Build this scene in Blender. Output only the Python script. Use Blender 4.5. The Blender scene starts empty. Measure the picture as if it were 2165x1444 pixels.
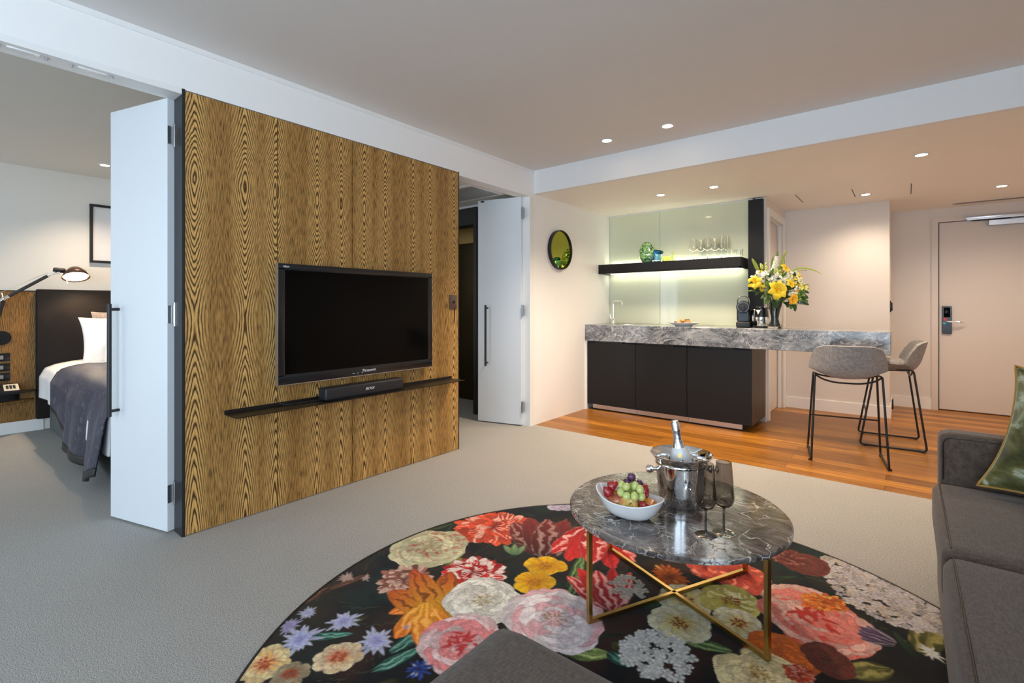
import bpy, bmesh, math, random
import numpy as np
from mathutils import Vector, Matrix
random.seed(7)
SC = bpy.context.scene
COL = SC.collection
PI = math.pi
R = math.radians

# ---------------------------------------------------------------- camera
cam_d = bpy.data.cameras.new('camera')
cam = bpy.data.objects.new('camera', cam_d)
COL.objects.link(cam)
cam.location = (2.802, 0.0, 1.15)
cam.rotation_euler = (R(90), 0, R(38.9))
cam_d.sensor_width = 36.0
cam_d.lens = 36.0 * 1031.0 / 2165.0
cam_d.shift_y = -74.0 / 2165.0
cam_d.clip_start = 0.05
SC.camera = cam

# ---------------------------------------------------------------- world, exposure, daylight
SC.view_settings.view_transform = 'Standard'
SC.view_settings.look = 'None'
SC.view_settings.gamma = 1.0
SC.view_settings.use_curve_mapping = False
SC.view_settings.exposure = 1.5
SC.cycles.use_denoising = True
SC.cycles.max_bounces = 10
SC.cycles.diffuse_bounces = 6
SC.cycles.glossy_bounces = 5
SC.cycles.transmission_bounces = 10
SC.cycles.transparent_max_bounces = 12
SC.cycles.sample_clamp_indirect = 6.0
SC.cycles.caustics_refractive = False
SC.cycles.caustics_reflective = False
world = bpy.data.worlds.new('sky')
SC.world = world
world.use_nodes = True
_bg = world.node_tree.nodes['Background']
_bg.inputs[0].default_value = (0.67, 0.83, 1.0, 1)
_bg.inputs[1].default_value = 3.0

def portal(x0, x1, z0, z1, y):
    """marks a window opening for the renderer's sky sampling; gives no light of its own"""
    l = bpy.data.lights.new('window_portal', 'AREA')
    l.shape = 'RECTANGLE'; l.size = x1 - x0; l.size_y = z1 - z0
    l.cycles.is_portal = True
    o = bpy.data.objects.new('window_portal', l); COL.objects.link(o)
    o.location = ((x0 + x1) / 2, y, (z0 + z1) / 2)
    o.rotation_euler = (R(90), 0, 0)      # faces +Y, into the room
    return o
WIN = [(1.3, 3.95, 0.12, 2.38), (-3.35, -2.2, 0.12, 2.36)]
YW = -4.2
for w in WIN:
    portal(w[0], w[1], w[2], w[3], YW - 0.06)
ADDED_WIN = (-3.3, -0.35, 0.12, 2.38)          # y0, y1, z0, z1 of an unseen right-wall window, added to brighten the header
_p = portal(0, ADDED_WIN[1] - ADDED_WIN[0], ADDED_WIN[2], ADDED_WIN[3], 0)
_p.location = (4.21, (ADDED_WIN[0] + ADDED_WIN[1]) / 2, 1.25); _p.rotation_euler = (R(90), 0, R(90))

def spot(loc, watts, col, angle=100, blend=0.7, target=None, radius=0.03, name='downlight_beam'):
    l = bpy.data.lights.new(name, 'SPOT')
    l.energy = watts; l.color = col; l.spot_size = R(angle); l.spot_blend = blend; l.shadow_soft_size = radius
    o = bpy.data.objects.new(name, l); COL.objects.link(o); o.location = loc
    if target:
        o.rotation_euler = (Vector(target) - Vector(loc)).to_track_quat('-Z', 'Y').to_euler()
    return o

# ---------------------------------------------------------------- helpers
class MB:
    """collects shapes, then builds ONE mesh object"""
    def __init__(s):
        s.bm = bmesh.new(); s.mi = 0
    def _add(s, b, M=None):
        if M is not None: b.transform(M)
        for f in b.faces: f.material_index = s.mi
        me = bpy.data.meshes.new('t'); b.to_mesh(me); b.free()
        s.bm.from_mesh(me); bpy.data.meshes.remove(me)
        return s
    def box(s, x0, x1, y0, y1, z0, z1, bev=0.0, seg=2, M=None):
        b = bmesh.new(); bmesh.ops.create_cube(b, size=1)
        for v in b.verts:
            v.co = Vector((x0 + (v.co.x + .5) * (x1 - x0), y0 + (v.co.y + .5) * (y1 - y0), z0 + (v.co.z + .5) * (z1 - z0)))
        if bev > 0:
            bmesh.ops.bevel(b, geom=list(b.edges), offset=bev, segments=seg, affect='EDGES', profile=0.5)
        return s._add(b, M)
    def soft(s, hx, hy, hz, r, n=14, crown=0.0, M=None, wob=0.0):
        """cushion: a box of half sizes with corner radius r and a crowned top"""
        b = bmesh.new(); bmesh.ops.create_cube(b, size=2)
        bmesh.ops.subdivide_edges(b, edges=list(b.edges), cuts=n, use_grid_fill=True)
        for v in b.verts:
            # concentrate the cuts near the rounded rims
            p = Vector([math.copysign(abs(c) ** 0.6, c) for c in v.co])
            p = Vector((p.x * hx, p.y * hy, p.z * hz))
            q = Vector((max(-hx + r, min(hx - r, p.x)), max(-hy + r, min(hy - r, p.y)), max(-hz + r, min(hz - r, p.z))))
            d = p - q
            if d.length > 1e-9: p = q + d.normalized() * r
            if p.z > 0:
                p.z += crown * (1 - (p.x / hx) ** 2) * (1 - (p.y / hy) ** 2)
            if wob: p += Vector((math.sin(p.y * 9 + p.z * 5), math.sin(p.x * 8 + p.z * 7), math.sin(p.x * 7 + p.y * 6))) * wob
            v.co = p
        return s._add(b, M)
    def lathe(s, prof, seg=32, M=None, closed=False):
        b = bmesh.new(); rings = []
        for (r, z) in prof:
            if r <= 1e-6: rings.append([b.verts.new((0, 0, z))])
            else: rings.append([b.verts.new((r * math.cos(2 * PI * i / seg), r * math.sin(2 * PI * i / seg), z)) for i in range(seg)])
        pairs = list(zip(rings, rings[1:]))
        if closed: pairs.append((rings[-1], rings[0]))
        for A, B in pairs:
            for i in range(seg):
                j = (i + 1) % seg
                if len(A) == 1 and len(B) == 1: continue
                if len(A) == 1: b.faces.new((A[0], B[i], B[j])) 
                elif len(B) == 1: b.faces.new((A[i], A[j], B[0]))
                else: b.faces.new((A[i], A[j], B[j], B[i]))
        bmesh.ops.recalc_face_normals(b, faces=list(b.faces))
        return s._add(b, M)
    def tube(s, pts, r, seg=8, closed=False, caps=True, M=None):
        pts = [Vector(p) for p in pts]; n = len(pts)
        rr = r if isinstance(r, (list, tuple)) else [r] * n
        b = bmesh.new(); rings = []; prev = None
        for i, p in enumerate(pts):
            if closed: t = (pts[(i + 1) % n] - pts[i - 1])
            else: t = pts[min(i + 1, n - 1)] - pts[max(i - 1, 0)]
            t = t.normalized() if t.length > 1e-9 else Vector((0, 0, 1))
            if prev is None:
                a = Vector((0, 0, 1)) if abs(t.z) < .9 else Vector((1, 0, 0))
                nrm = t.cross(a).normalized()
            else:
                nrm = prev - t * prev.dot(t)
                nrm = nrm.normalized() if nrm.length > 1e-6 else t.orthogonal().normalized()
            prev = nrm; bi = t.cross(nrm)
            rings.append([b.verts.new(p + (nrm * math.cos(2 * PI * k / seg) + bi * math.sin(2 * PI * k / seg)) * rr[i]) for k in range(seg)])
        pr = list(zip(rings, rings[1:])) + ([(rings[-1], rings[0])] if closed else [])
        for A, B in pr:
            for k in range(seg):
                j = (k + 1) % seg
                b.faces.new((A[k], A[j], B[j], B[k]))
        if caps and not closed:
            b.faces.new(list(reversed(rings[0]))); b.faces.new(rings[-1])
        bmesh.ops.recalc_face_normals(b, faces=list(b.faces))
        return s._add(b, M)
    def cyl(s, r, z0, z1, seg=24, M=None, bev=0.0):
        if bev:
            return s.lathe([(0, z0), (r - bev, z0), (r, z0 + bev), (r, z1 - bev), (r - bev, z1), (0, z1)], seg, M)
        return s.lathe([(0, z0), (r, z0), (r, z1), (0, z1)], seg, M)
    def ball(s, r, M=None, u=16, v=10):
        b = bmesh.new(); bmesh.ops.create_uvsphere(b, u_segments=u, v_segments=v, radius=r)
        return s._add(b, M)
    def sheet(s, fn, nu, nv, M=None, thick=0.0, closed_u=False):
        """parametric surface fn(u,v) u,v in 0..1; thick > 0 gives it a back along its normals"""
        P = [[Vector(fn(i / nu, j / nv)) for j in range(nv + 1)] for i in range(nu + 1)]
        b = bmesh.new()
        F = [[b.verts.new(p) for p in row] for row in P]
        for i in range(nu):
            for j in range(nv):
                b.faces.new((F[i][j], F[i + 1][j], F[i + 1][j + 1], F[i][j + 1]))
        if thick:
            b.normal_update()
            B = [[b.verts.new(F[i][j].co - F[i][j].normal * thick) for j in range(nv + 1)] for i in range(nu + 1)]
            for i in range(nu):
                for j in range(nv):
                    b.faces.new((B[i][j + 1], B[i + 1][j + 1], B[i + 1][j], B[i][j]))
            for i in range(nu):
                b.faces.new((F[i][0], B[i][0], B[i + 1][0], F[i + 1][0])); b.faces.new((F[i + 1][nv], B[i + 1][nv], B[i][nv], F[i][nv]))
            for j in range(nv):
                b.faces.new((F[0][j + 1], B[0][j + 1], B[0][j], F[0][j])); b.faces.new((F[nu][j], B[nu][j], B[nu][j + 1], F[nu][j + 1]))
        return s._add(b, M)
    def prism(s, poly, z0, z1, M=None):
        b = bmesh.new()
        A = [b.verts.new((x, y, z0)) for x, y in poly]; B = [b.verts.new((x, y, z1)) for x, y in poly]
        n = len(poly)
        b.faces.new(list(reversed(A))); b.faces.new(B)
        for i in range(n):
            j = (i + 1) % n; b.faces.new((A[i], A[j], B[j], B[i]))
        bmesh.ops.recalc_face_normals(b, faces=list(b.faces))
        return s._add(b, M)
    def build(s, name, mat, parent=None, smooth=40, off=None):
        if off is not None:
            for v in s.bm.verts: v.co -= Vector(off)
        me = bpy.data.meshes.new(name); s.bm.to_mesh(me); s.bm.free()
        for m in (mat if isinstance(mat, (list, tuple)) else [mat]): me.materials.append(m)
        if smooth:
            me.polygons.foreach_set('use_smooth', [True] * len(me.polygons))
            me.set_sharp_from_angle(angle=R(smooth))
        o = bpy.data.objects.new(name, me); COL.objects.link(o)
        if parent is not None: o.parent = parent
        return o

def tag(o, label=None, cat=None, group=None, kind=None):
    if label: o['label'] = label
    if cat: o['category'] = cat
    if group: o['group'] = group
    if kind: o['kind'] = kind
    return o
def thing(name, label, cat, loc=(0, 0, 0), rz=0.0, group=None):
    o = bpy.data.objects.new(name, None); COL.objects.link(o)
    o.empty_display_size = 0.05
    o.location = loc; o.rotation_euler = (0, 0, rz)
    return tag(o, label, cat, group)
def struct(name, mb, mat, parent=None, smooth=0, label=None):
    o = mb.build(name, mat, parent, smooth)
    if parent is None: o['kind'] = 'structure'
    if label: o['label'] = label
    return o
def copy_tree(o, parent=None):
    c = o.copy(); COL.objects.link(c)
    if parent is not None: c.parent = parent
    for ch in list(o.children): copy_tree(ch, c)
    return c
def T(x=0, y=0, z=0, rx=0, ry=0, rz=0, s=1.0):
    S = Matrix.Diagonal((*(s if isinstance(s, (tuple, list)) else (s, s, s)), 1))
    return Matrix.Translation((x, y, z)) @ Matrix.Rotation(rz, 4, 'Z') @ Matrix.Rotation(ry, 4, 'Y') @ Matrix.Rotation(rx, 4, 'X') @ S
def aim(p, dirv, roll=0.0):
    """matrix whose +Z looks along dirv, at p"""
    return Matrix.Translation(p) @ Vector(dirv).to_track_quat('Z', 'Y').to_matrix().to_4x4() @ Matrix.Rotation(roll, 4, 'Z')
def arc(c, r, a0, a1, n, plane='xz'):
    out = []
    for i in range(n + 1):
        a = a0 + (a1 - a0) * i / n; p, q = r * math.cos(a), r * math.sin(a)
        out.append({'xz': (c[0] + p, c[1], c[2] + q), 'xy': (c[0] + p, c[1] + q, c[2]), 'yz': (c[0], c[1] + p, c[2] + q)}[plane])
    return out
def rounded(pts, r, n=5, closed=False):
    """polyline with its corners rounded"""
    pts = [Vector(p) for p in pts]; N = len(pts); out = []
    for i, p in enumerate(pts):
        if not closed and i in (0, N - 1): out.append(p); continue
        a, b = pts[i - 1], pts[(i + 1) % N]
        da, db = (a - p), (b - p)
        k = min(r, da.length * .45, db.length * .45)
        A, B = p + da.normalized() * k, p + db.normalized() * k
        for j in range(n + 1):
            t = j / n; out.append(A * (1 - t) ** 2 + p * 2 * t * (1 - t) + B * t * t)
    return out
def text_mesh(name, body, size, mat, parent, M, depth=0.0006):
    cu = bpy.data.curves.new('lettering', 'FONT'); cu.body = body; cu.size = size; cu.extrude = depth
    cu.align_x = 'CENTER'; cu.align_y = 'CENTER'
    t = bpy.data.objects.new('lettering', cu); COL.objects.link(t)
    dg = bpy.context.evaluated_depsgraph_get(); me = bpy.data.meshes.new_from_object(t.evaluated_get(dg))
    bpy.data.objects.remove(t); bpy.data.curves.remove(cu)
    me.transform(M); me.materials.clear(); me.materials.append(mat)
    o = bpy.data.objects.new(name, me); COL.objects.link(o); o.parent = parent
    return o

# ---------------------------------------------------------------- materials
class NT:
    def __init__(s, name):
        s.m = bpy.data.materials.new(name); s.m.use_nodes = True; s.t = s.m.node_tree
        s.b = s.t.nodes['Principled BSDF']; s._oc = None
    def n(s, typ, ins=None, **props):
        nd = s.t.nodes.new(typ)
        for k, v in props.items(): setattr(nd, k, v)
        for k, v in (ins or {}).items():
            if isinstance(v, bpy.types.NodeSocket): s.t.links.new(v, nd.inputs[k])
            else: nd.inputs[k].default_value = v
        return nd
    def math(s, op, a, b=0.0, c=None):
        d = {0: a, 1: b}
        if c is not None: d[2] = c
        return s.n('ShaderNodeMath', d, operation=op).outputs[0]
    def obj(s):
        if s._oc is None: s._oc = s.n('ShaderNodeTexCoord').outputs['Object']
        return s._oc
    def map(s, scale=(1, 1, 1), loc=(0, 0, 0), rot=(0, 0, 0)):
        return s.n('ShaderNodeMapping', {'Vector': s.obj(), 'Scale': scale, 'Location': loc, 'Rotation': rot}).outputs[0]
    def noise(s, vec, scale, detail=3.0, rough=0.55, dist=0.0):
        return s.n('ShaderNodeTexNoise', {'Vector': vec, 'Scale': scale, 'Detail': detail, 'Roughness': rough, 'Distortion': dist}).outputs[0]
    def ramp(s, fac, stops, interp='LINEAR'):
        r = s.n('ShaderNodeValToRGB', {'Fac': fac}); e = r.color_ramp; e.interpolation = interp
        while len(e.elements) < len(stops): e.elements.new(1.0)
        for el, (p, c) in zip(e.elements, stops):
            el.position = p; el.color = (*c, 1) if not isinstance(c, float) else (c, c, c, 1)
        return r.outputs[0]
    def mix(s, fac, a, b, mode='MIX'):
        nd = s.n('ShaderNodeMix', data_type='RGBA', blend_type=mode)
        for i, v in ((0, fac), (6, a), (7, b)):
            if isinstance(v, bpy.types.NodeSocket): s.t.links.new(v, nd.inputs[i])
            else: nd.inputs[i].default_value = v if not isinstance(v, tuple) else (*v[:3], 1)
        return nd.outputs[2]
    def set(s, **kw):
        names = dict(col='Base Color', rough='Roughness', metal='Metallic', spec='Specular IOR Level', trans='Transmission Weight', ior='IOR',
                     sheen='Sheen Weight', sheenr='Sheen Roughness', sheent='Sheen Tint', coat='Coat Weight', coatr='Coat Roughness', em='Emission Color', ems='Emission Strength', nrm='Normal', sss='Subsurface Weight', alpha='Alpha')
        for k, v in kw.items():
            i = s.b.inputs[names[k]]
            if isinstance(v, bpy.types.NodeSocket): s.t.links.new(v, i)
            elif isinstance(v, tuple): i.default_value = (*v[:3], 1)
            else: i.default_value = v
        return s
    def bump(s, h, strength=0.3, dist=0.002):
        return s.set(nrm=s.n('ShaderNodeBump', {'Height': h, 'Strength': strength, 'Distance': dist}).outputs[0])
def mat(name, col, rough=0.5, metal=0.0, grain=0.0, gscale=60.0, bump=0.0, **kw):
    """plain coloured material with a slight procedural variation"""
    t = NT(name); t.set(rough=rough, metal=metal, **kw)
    if grain or bump:
        nz = t.noise(t.obj(), gscale, 3)
        if grain:
            t.set(col=t.mix(nz, tuple(c * (1 - grain) for c in col), tuple(min(1, c * (1 + grain)) for c in col)))
        else: t.set(col=col)
        if bump: t.bump(nz, bump)
    else: t.set(col=col)
    return t.m
def emit(name, col, strength):
    t = NT(name); t.set(col=(0, 0, 0), em=col, ems=strength); return t.m
M = {}
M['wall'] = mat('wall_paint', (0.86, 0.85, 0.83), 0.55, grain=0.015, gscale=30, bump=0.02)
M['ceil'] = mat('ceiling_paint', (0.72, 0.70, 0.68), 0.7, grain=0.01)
M['ceil_k'] = mat('kitchen_ceiling_paint', (0.88, 0.84, 0.78), 0.6, grain=0.01)
M['bulk'] = mat('bulkhead_paint', (0.82, 0.82, 0.82), 0.6, grain=0.01)
M['wall_bed'] = mat('bedroom_wall_paint', (0.77, 0.735, 0.67), 0.6, grain=0.02)
M['trim'] = mat('trim_satin_white', (0.82, 0.81, 0.79), 0.35, grain=0.01)
M['door_white'] = mat('door_satin_white', (0.73, 0.75, 0.77), 0.35, grain=0.01)
M['door_beige'] = mat('entry_door_paint', (0.66, 0.60, 0.55), 0.4, grain=0.015)
M['wall_entry'] = mat('entry_wall_paint', (0.72, 0.68, 0.64), 0.55, grain=0.015)
M['steel_dark'] = mat('dark_steel', (0.045, 0.048, 0.052), 0.38, 0.6, grain=0.1)
M['black_edge'] = mat('black_edge', (0.012, 0.012, 0.012), 0.45)
M['black_metal'] = mat('black_powder_coat', (0.018, 0.018, 0.019), 0.42, 0.3, grain=0.1, gscale=200)
M['shelf_metal'] = mat('dark_bronze_metal', (0.040, 0.035, 0.030), 0.38, 0.7, grain=0.15, gscale=40)
M['hinge'] = mat('hinge_steel', (0.50, 0.50, 0.50), 0.28, 1.0, grain=0.1)
M['chrome'] = mat('chrome', (0.86, 0.86, 0.86), 0.07, 1.0)
M['alu'] = mat('brushed_aluminium', (0.62, 0.63, 0.65), 0.32, 1.0, grain=0.05)
M['gold'] = mat('brushed_brass', (0.50, 0.335, 0.11), 0.30, 1.0, grain=0.06, gscale=120)
M['plastic_black'] = mat('black_plastic', (0.012, 0.012, 0.013), 0.22)
M['plastic_matt'] = mat('matt_black_plastic', (0.018, 0.018, 0.02), 0.5, grain=0.1, gscale=300)
M['screen'] = mat('glossy_black_screen', (0.001, 0.001, 0.001), 0.10, spec=0.10)
M['cab'] = mat('charcoal_laminate', (0.009, 0.0088, 0.0095), 0.45, spec=0.3, grain=0.08, gscale=90)
M['logo'] = mat('silver_lettering', (0.8, 0.8, 0.8), 0.3)
M['ceramic'] = mat('white_ceramic', (0.82, 0.81, 0.80), 0.15, coat=0.5)
M['black_leather'] = mat('dark_brown_leather', (0.012, 0.008, 0.0065), 0.6, spec=0.22, grain=0.2, gscale=150, bump=0.1)
M['linen'] = mat('white_bed_linen', (0.84, 0.83, 0.83), 0.75, grain=0.02, gscale=20, bump=0.1)
M['bedbase'] = mat('grey_green_upholstery', (0.115, 0.130, 0.125), 0.8, grain=0.15, gscale=200, bump=0.2)
M['paper'] = mat('white_art_paper', (0.78, 0.76, 0.75), 0.5)
M['socket'] = mat('socket_grey', (0.25, 0.25, 0.25), 0.3)
M['silver'] = mat('silver_plastic', (0.55, 0.54, 0.52), 0.3, 0.3)

# oak veneer: rings r = sqrt(d^2 + h(z)^2) cut by a flat veneer leaf; cathedrals at the leaf centres
def oak(name, centres, zscale=1.0, light=(0.74, 0.43, 0.135), mid=(0.36, 0.180, 0.046), dark=(0.055, 0.024, 0.007), zmax=2.23, hgain=1.0):
    t = NT(name)
    sep = t.n('ShaderNodeSeparateXYZ', {0: t.obj()})
    y, z = sep.outputs[1], sep.outputs[2]
    wob = t.math('MULTIPLY', t.math('SUBTRACT', t.noise(t.map((0.01, 6, 1.6)), 1.0, 2), 0.5), 0.030)
    yy = t.math('ADD', y, wob)
    d = None
    for c in centres:
        a = t.math('ABSOLUTE', t.math('SUBTRACT', yy, c))
        d = a if d is None else t.math('MINIMUM', d, a)
    zz = t.math('DIVIDE', z, zmax)
    hpts = [(0, 0.02), (.10, .05), (.22, .10), (.36, .17), (.47, .225), (.56, .19), (.645, .12), (.70, .085), (.735, .055), (.79, .022), (.815, .015), (.86, .045), (.91, .095), (1.0, .165)]
    h = t.ramp(zz, [(p, float(v * 4)) for p, v in hpts], 'B_SPLINE')
    hn = t.math('MULTIPLY', t.n('ShaderNodeRGBToBW', {0: h}).outputs[0], 0.17 * hgain)
    nz = t.math('MULTIPLY', t.math('SUBTRACT', t.noise(t.map((0.01, 14, 2.0)), 1.0, 4, 0.6), 0.5), 0.018)
    flat = t.math('POWER', 2.718, t.math('MULTIPLY', t.math('POWER', t.math('DIVIDE', d, 0.165), 2.0), -1.0))
    hh = t.math('MULTIPLY', t.math('ADD', hn, nz), flat)
    r = t.math('ADD', t.math('SQRT', t.math('ADD', t.math('POWER', d, 2.0), 0.00012)), hh)
    fine = t.math('MULTIPLY', t.math('SUBTRACT', t.noise(t.map((0.01, 120, 13)), 1.0, 3, 0.65), 0.5), 0.0042)
    r = t.math('ADD', r, fine)
    ring = t.math('FRACT', t.math('MULTIPLY', r, 112.0))
    # strong lines near the cathedral, thin quiet lines in the straight-grained parts between
    near = t.n('ShaderNodeMapRange', {'Value': d, 'From Min': 0.028, 'From Max': 0.060, 'To Min': 1.0, 'To Max': 0.40}).outputs[0]
    line = t.ramp(ring, [(0.0, 1.0), (0.20, 0.95), (0.40, 0.18), (0.78, 0.0), (1.0, 0.9)])
    lines = t.math('MULTIPLY', t.n('ShaderNodeRGBToBW', {0: line}).outputs[0], near)
    pores = t.ramp(t.noise(t.map((1, 330, 16)), 1.0, 2, 0.5), [(0.46, 0.0), (0.66, 1.0)])
    broad = t.noise(t.map((0.01, 11, 0.5)), 1.0, 2)
    quiet = t.n('ShaderNodeMapRange', {'Value': d, 'From Min': 0.025, 'From Max': 0.07, 'To Min': 0.02, 'To Max': 0.85}).outputs[0]
    tone = t.math('MULTIPLY', quiet, t.math('ADD', 0.35, broad))
    c = t.mix(tone, light, mid)
    c = t.mix(t.math('MULTIPLY', t.n('ShaderNodeRGBToBW', {0: pores}).outputs[0], t.math('ADD', 0.42, t.math('MULTIPLY', quiet, 0.72))), c, tuple(v * .26 for v in mid))
    c = t.mix(lines, c, dark)
    t.set(col=c, rough=0.42, spec=0.35)
    t.bump(t.math('SUBTRACT', 1.0, lines), 0.12, 0.001)
    return t.m
OAKC = [0.910, 1.155, 1.3205, 1.572, 1.739, 1.907, 2.078, 2.324, 2.488, 2.737]
M['oak'] = oak('oak_veneer', OAKC)
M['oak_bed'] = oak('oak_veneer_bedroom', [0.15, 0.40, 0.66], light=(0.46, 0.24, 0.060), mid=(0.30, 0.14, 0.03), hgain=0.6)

def carpet():
    t = NT('loop_pile_carpet')
    n1 = t.noise(t.obj(), 250, 2, 0.6); n2 = t.noise(t.obj(), 3.0, 3)
    sp = t.ramp(n1, [(0.33, (0.16, 0.150, 0.134)), (0.50, (0.37, 0.352, 0.318)), (0.68, (0.62, 0.595, 0.545))])
    c = t.mix(0.22, sp, t.mix(n2, (0.28, 0.27, 0.255), (0.45, 0.43, 0.41)))
    t.set(col=c, rough=0.95, spec=0.1, sheen=0.15); t.bump(n1, 0.55, 0.006)
    return t.m
M['carpet'] = carpet()

def timber():
    t = NT('timber_floorboards')
    br = t.n('ShaderNodeTexBrick', {'Vector': t.map((1, 1, 1), (0.4, 0.02, 0)), 'Color1': (0.0, 0, 0, 1), 'Color2': (1, 1, 1, 1), 'Mortar': (0.5, 0.5, 0.5, 1), 'Scale': 1.0,
             'Mortar Size': 0.0016, 'Mortar Smooth': 0.2, 'Brick Width': 1.55, 'Row Height': 0.132}, offset=0.37)
    board = t.n('ShaderNodeRGBToBW', {0: br.outputs[0]}).outputs[0]
    off = t.n('ShaderNodeVectorMath', {0: t.map((1.6, 34, 1)), 1: t.n('ShaderNodeCombineXYZ', {0: t.math('MULTIPLY', board, 37.0), 1: t.math('MULTIPLY', board, 11.0)}).outputs[0]}, operation='ADD').outputs[0]
    g = t.noise(off, 1.0, 6, 0.62, 1.2)
    g2 = t.noise(t.map((5, 210, 1)), 1.0, 2)
    base = t.ramp(g, [(0.22, (0.11, 0.032, 0.004)), (0.42, (0.36, 0.130, 0.014)), (0.58, (0.50, 0.212, 0.026)), (0.78, (0.64, 0.32, 0.050))])
    c = t.mix(t.math('MULTIPLY', board, 0.95), base, t.mix(1.0, base, (0.42, 0.38, 0.34), 'MULTIPLY'))
    c = t.mix(t.math('MULTIPLY', t.math('GREATER_THAN', g2, 0.6), 0.22), c, (0.07, 0.022, 0.005))
    c = t.mix(br.outputs[1], c, (0.05, 0.02, 0.006))
    t.set(col=c, rough=t.n('ShaderNodeMapRange', {'Value': g, 'To Min': 0.26, 'To Max': 0.42}).outputs[0], spec=0.4)
    t.bump(t.math('SUBTRACT', g, t.math('MULTIPLY', br.outputs[1], 2.0)), 0.12, 0.002)
    return t.m
M['timber'] = timber()

def grey_marble():
    t = NT('grey_veined_marble')
    n0 = t.noise(t.map((1.0, 1.0, 1.6)), 3.2, 5, 0.62, 1.6)
    wv = t.n('ShaderNodeVectorMath', {0: t.map((1, 1, 2.4)), 1: t.n('ShaderNodeCombineXYZ', {0: n0, 1: n0, 2: t.math('MULTIPLY', n0, 1.6)}).outputs[0]}, operation='ADD').outputs[0]
    n1 = t.noise(wv, 7.0, 9, 0.70, 0.6)
    c = t.ramp(n1, [(0.30, (0.020, 0.022, 0.028)), (0.42, (0.090, 0.100, 0.115)), (0.50, (0.215, 0.23, 0.25)), (0.60, (0.36, 0.375, 0.39)), (0.74, (0.60, 0.61, 0.62))])
    v = t.n('ShaderNodeTexVoronoi', {'Vector': wv, 'Scale': 4.2}, feature='DISTANCE_TO_EDGE').outputs[0]
    vein = t.ramp(v, [(0.0, 1.0), (0.022, 0.55), (0.05, 0.0)])
    msk = t.ramp(t.noise(t.obj(), 5.0, 3), [(0.45, 0.0), (0.62, 1.0)])
    c = t.mix(t.math('MULTIPLY', t.n('ShaderNodeRGBToBW', {0: vein}).outputs[0], t.n('ShaderNodeRGBToBW', {0: msk}).outputs[0]), c, (0.66, 0.67, 0.68))
    dk = t.ramp(t.noise(t.map((14, 14, 40)), 1.0, 5, 0.7, 2.5), [(0.60, 0.0), (0.70, 1.0)])
    c = t.mix(t.math('MULTIPLY', t.n('ShaderNodeRGBToBW', {0: dk}).outputs[0], 0.75), c, (0.02, 0.022, 0.026))
    t.set(col=c, rough=0.18, coat=0.2)
    return t.m
M['marble'] = grey_marble()

def brown_marble():
    t = NT('brown_emperador_marble')
    n0 = t.noise(t.obj(), 6.0, 4, 0.6)
    wv = t.n('ShaderNodeVectorMath', {0: t.obj(), 1: t.n('ShaderNodeCombineXYZ', {0: t.math('MULTIPLY', n0, 0.22), 1: t.math('MULTIPLY', t.noise(t.map(loc=(5, 3, 1)), 6.0, 4), 0.22), 2: 0.0}).outputs[0]}, operation='ADD').outputs[0]
    n1 = t.noise(t.n('ShaderNodeMapping', {'Vector': wv, 'Scale': (7, 26, 20), 'Rotation': (0, 0, 0.5)}).outputs[0], 1.0, 7, 0.68, 0.8)
    c = t.ramp(n1, [(0.30, (0.022, 0.017, 0.015)), (0.44, (0.085, 0.067, 0.059)), (0.56, (0.185, 0.152, 0.136)), (0.72, (0.46, 0.42, 0.395))])
    for sc, w, lo, hi, a in ((6.0, 0.013, 0.47, 0.56, 1.0), (14.0, 0.026, 0.49, 0.58, 0.8), (32.0, 0.06, 0.50, 0.62, 0.35)):
        v = t.n('ShaderNodeTexVoronoi', {'Vector': wv, 'Scale': sc}, feature='DISTANCE_TO_EDGE').outputs[0]
        ve = t.n('ShaderNodeMapRange', {'Value': v, 'From Min': 0.0, 'From Max': w, 'To Min': 1.0, 'To Max': 0.0}).outputs[0]
        mk = t.n('ShaderNodeMapRange', {'Value': t.noise(t.map(loc=(sc, 0, 0)), 7.0, 3), 'From Min': lo, 'From Max': hi}).outputs[0]
        c = t.mix(t.math('MULTIPLY', t.math('MULTIPLY', ve, mk), a), c, (0.86, 0.83, 0.79))
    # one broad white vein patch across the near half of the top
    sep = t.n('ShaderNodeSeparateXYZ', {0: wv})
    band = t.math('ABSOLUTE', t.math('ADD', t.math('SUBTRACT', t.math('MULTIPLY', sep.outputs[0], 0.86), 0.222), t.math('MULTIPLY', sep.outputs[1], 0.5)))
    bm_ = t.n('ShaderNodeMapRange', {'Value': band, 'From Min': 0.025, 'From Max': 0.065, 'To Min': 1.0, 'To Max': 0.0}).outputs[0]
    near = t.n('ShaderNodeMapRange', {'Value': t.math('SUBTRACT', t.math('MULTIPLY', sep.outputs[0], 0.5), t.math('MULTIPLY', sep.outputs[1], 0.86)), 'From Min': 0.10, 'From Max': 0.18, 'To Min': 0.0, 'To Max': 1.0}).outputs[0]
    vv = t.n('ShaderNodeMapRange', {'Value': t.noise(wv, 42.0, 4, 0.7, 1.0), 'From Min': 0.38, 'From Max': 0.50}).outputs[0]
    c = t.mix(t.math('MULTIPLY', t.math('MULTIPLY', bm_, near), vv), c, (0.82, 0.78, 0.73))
    t.set(col=c, rough=0.15, coat=0.3, coatr=0.08)
    return t.m
M['emperador'] = brown_marble()

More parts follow.
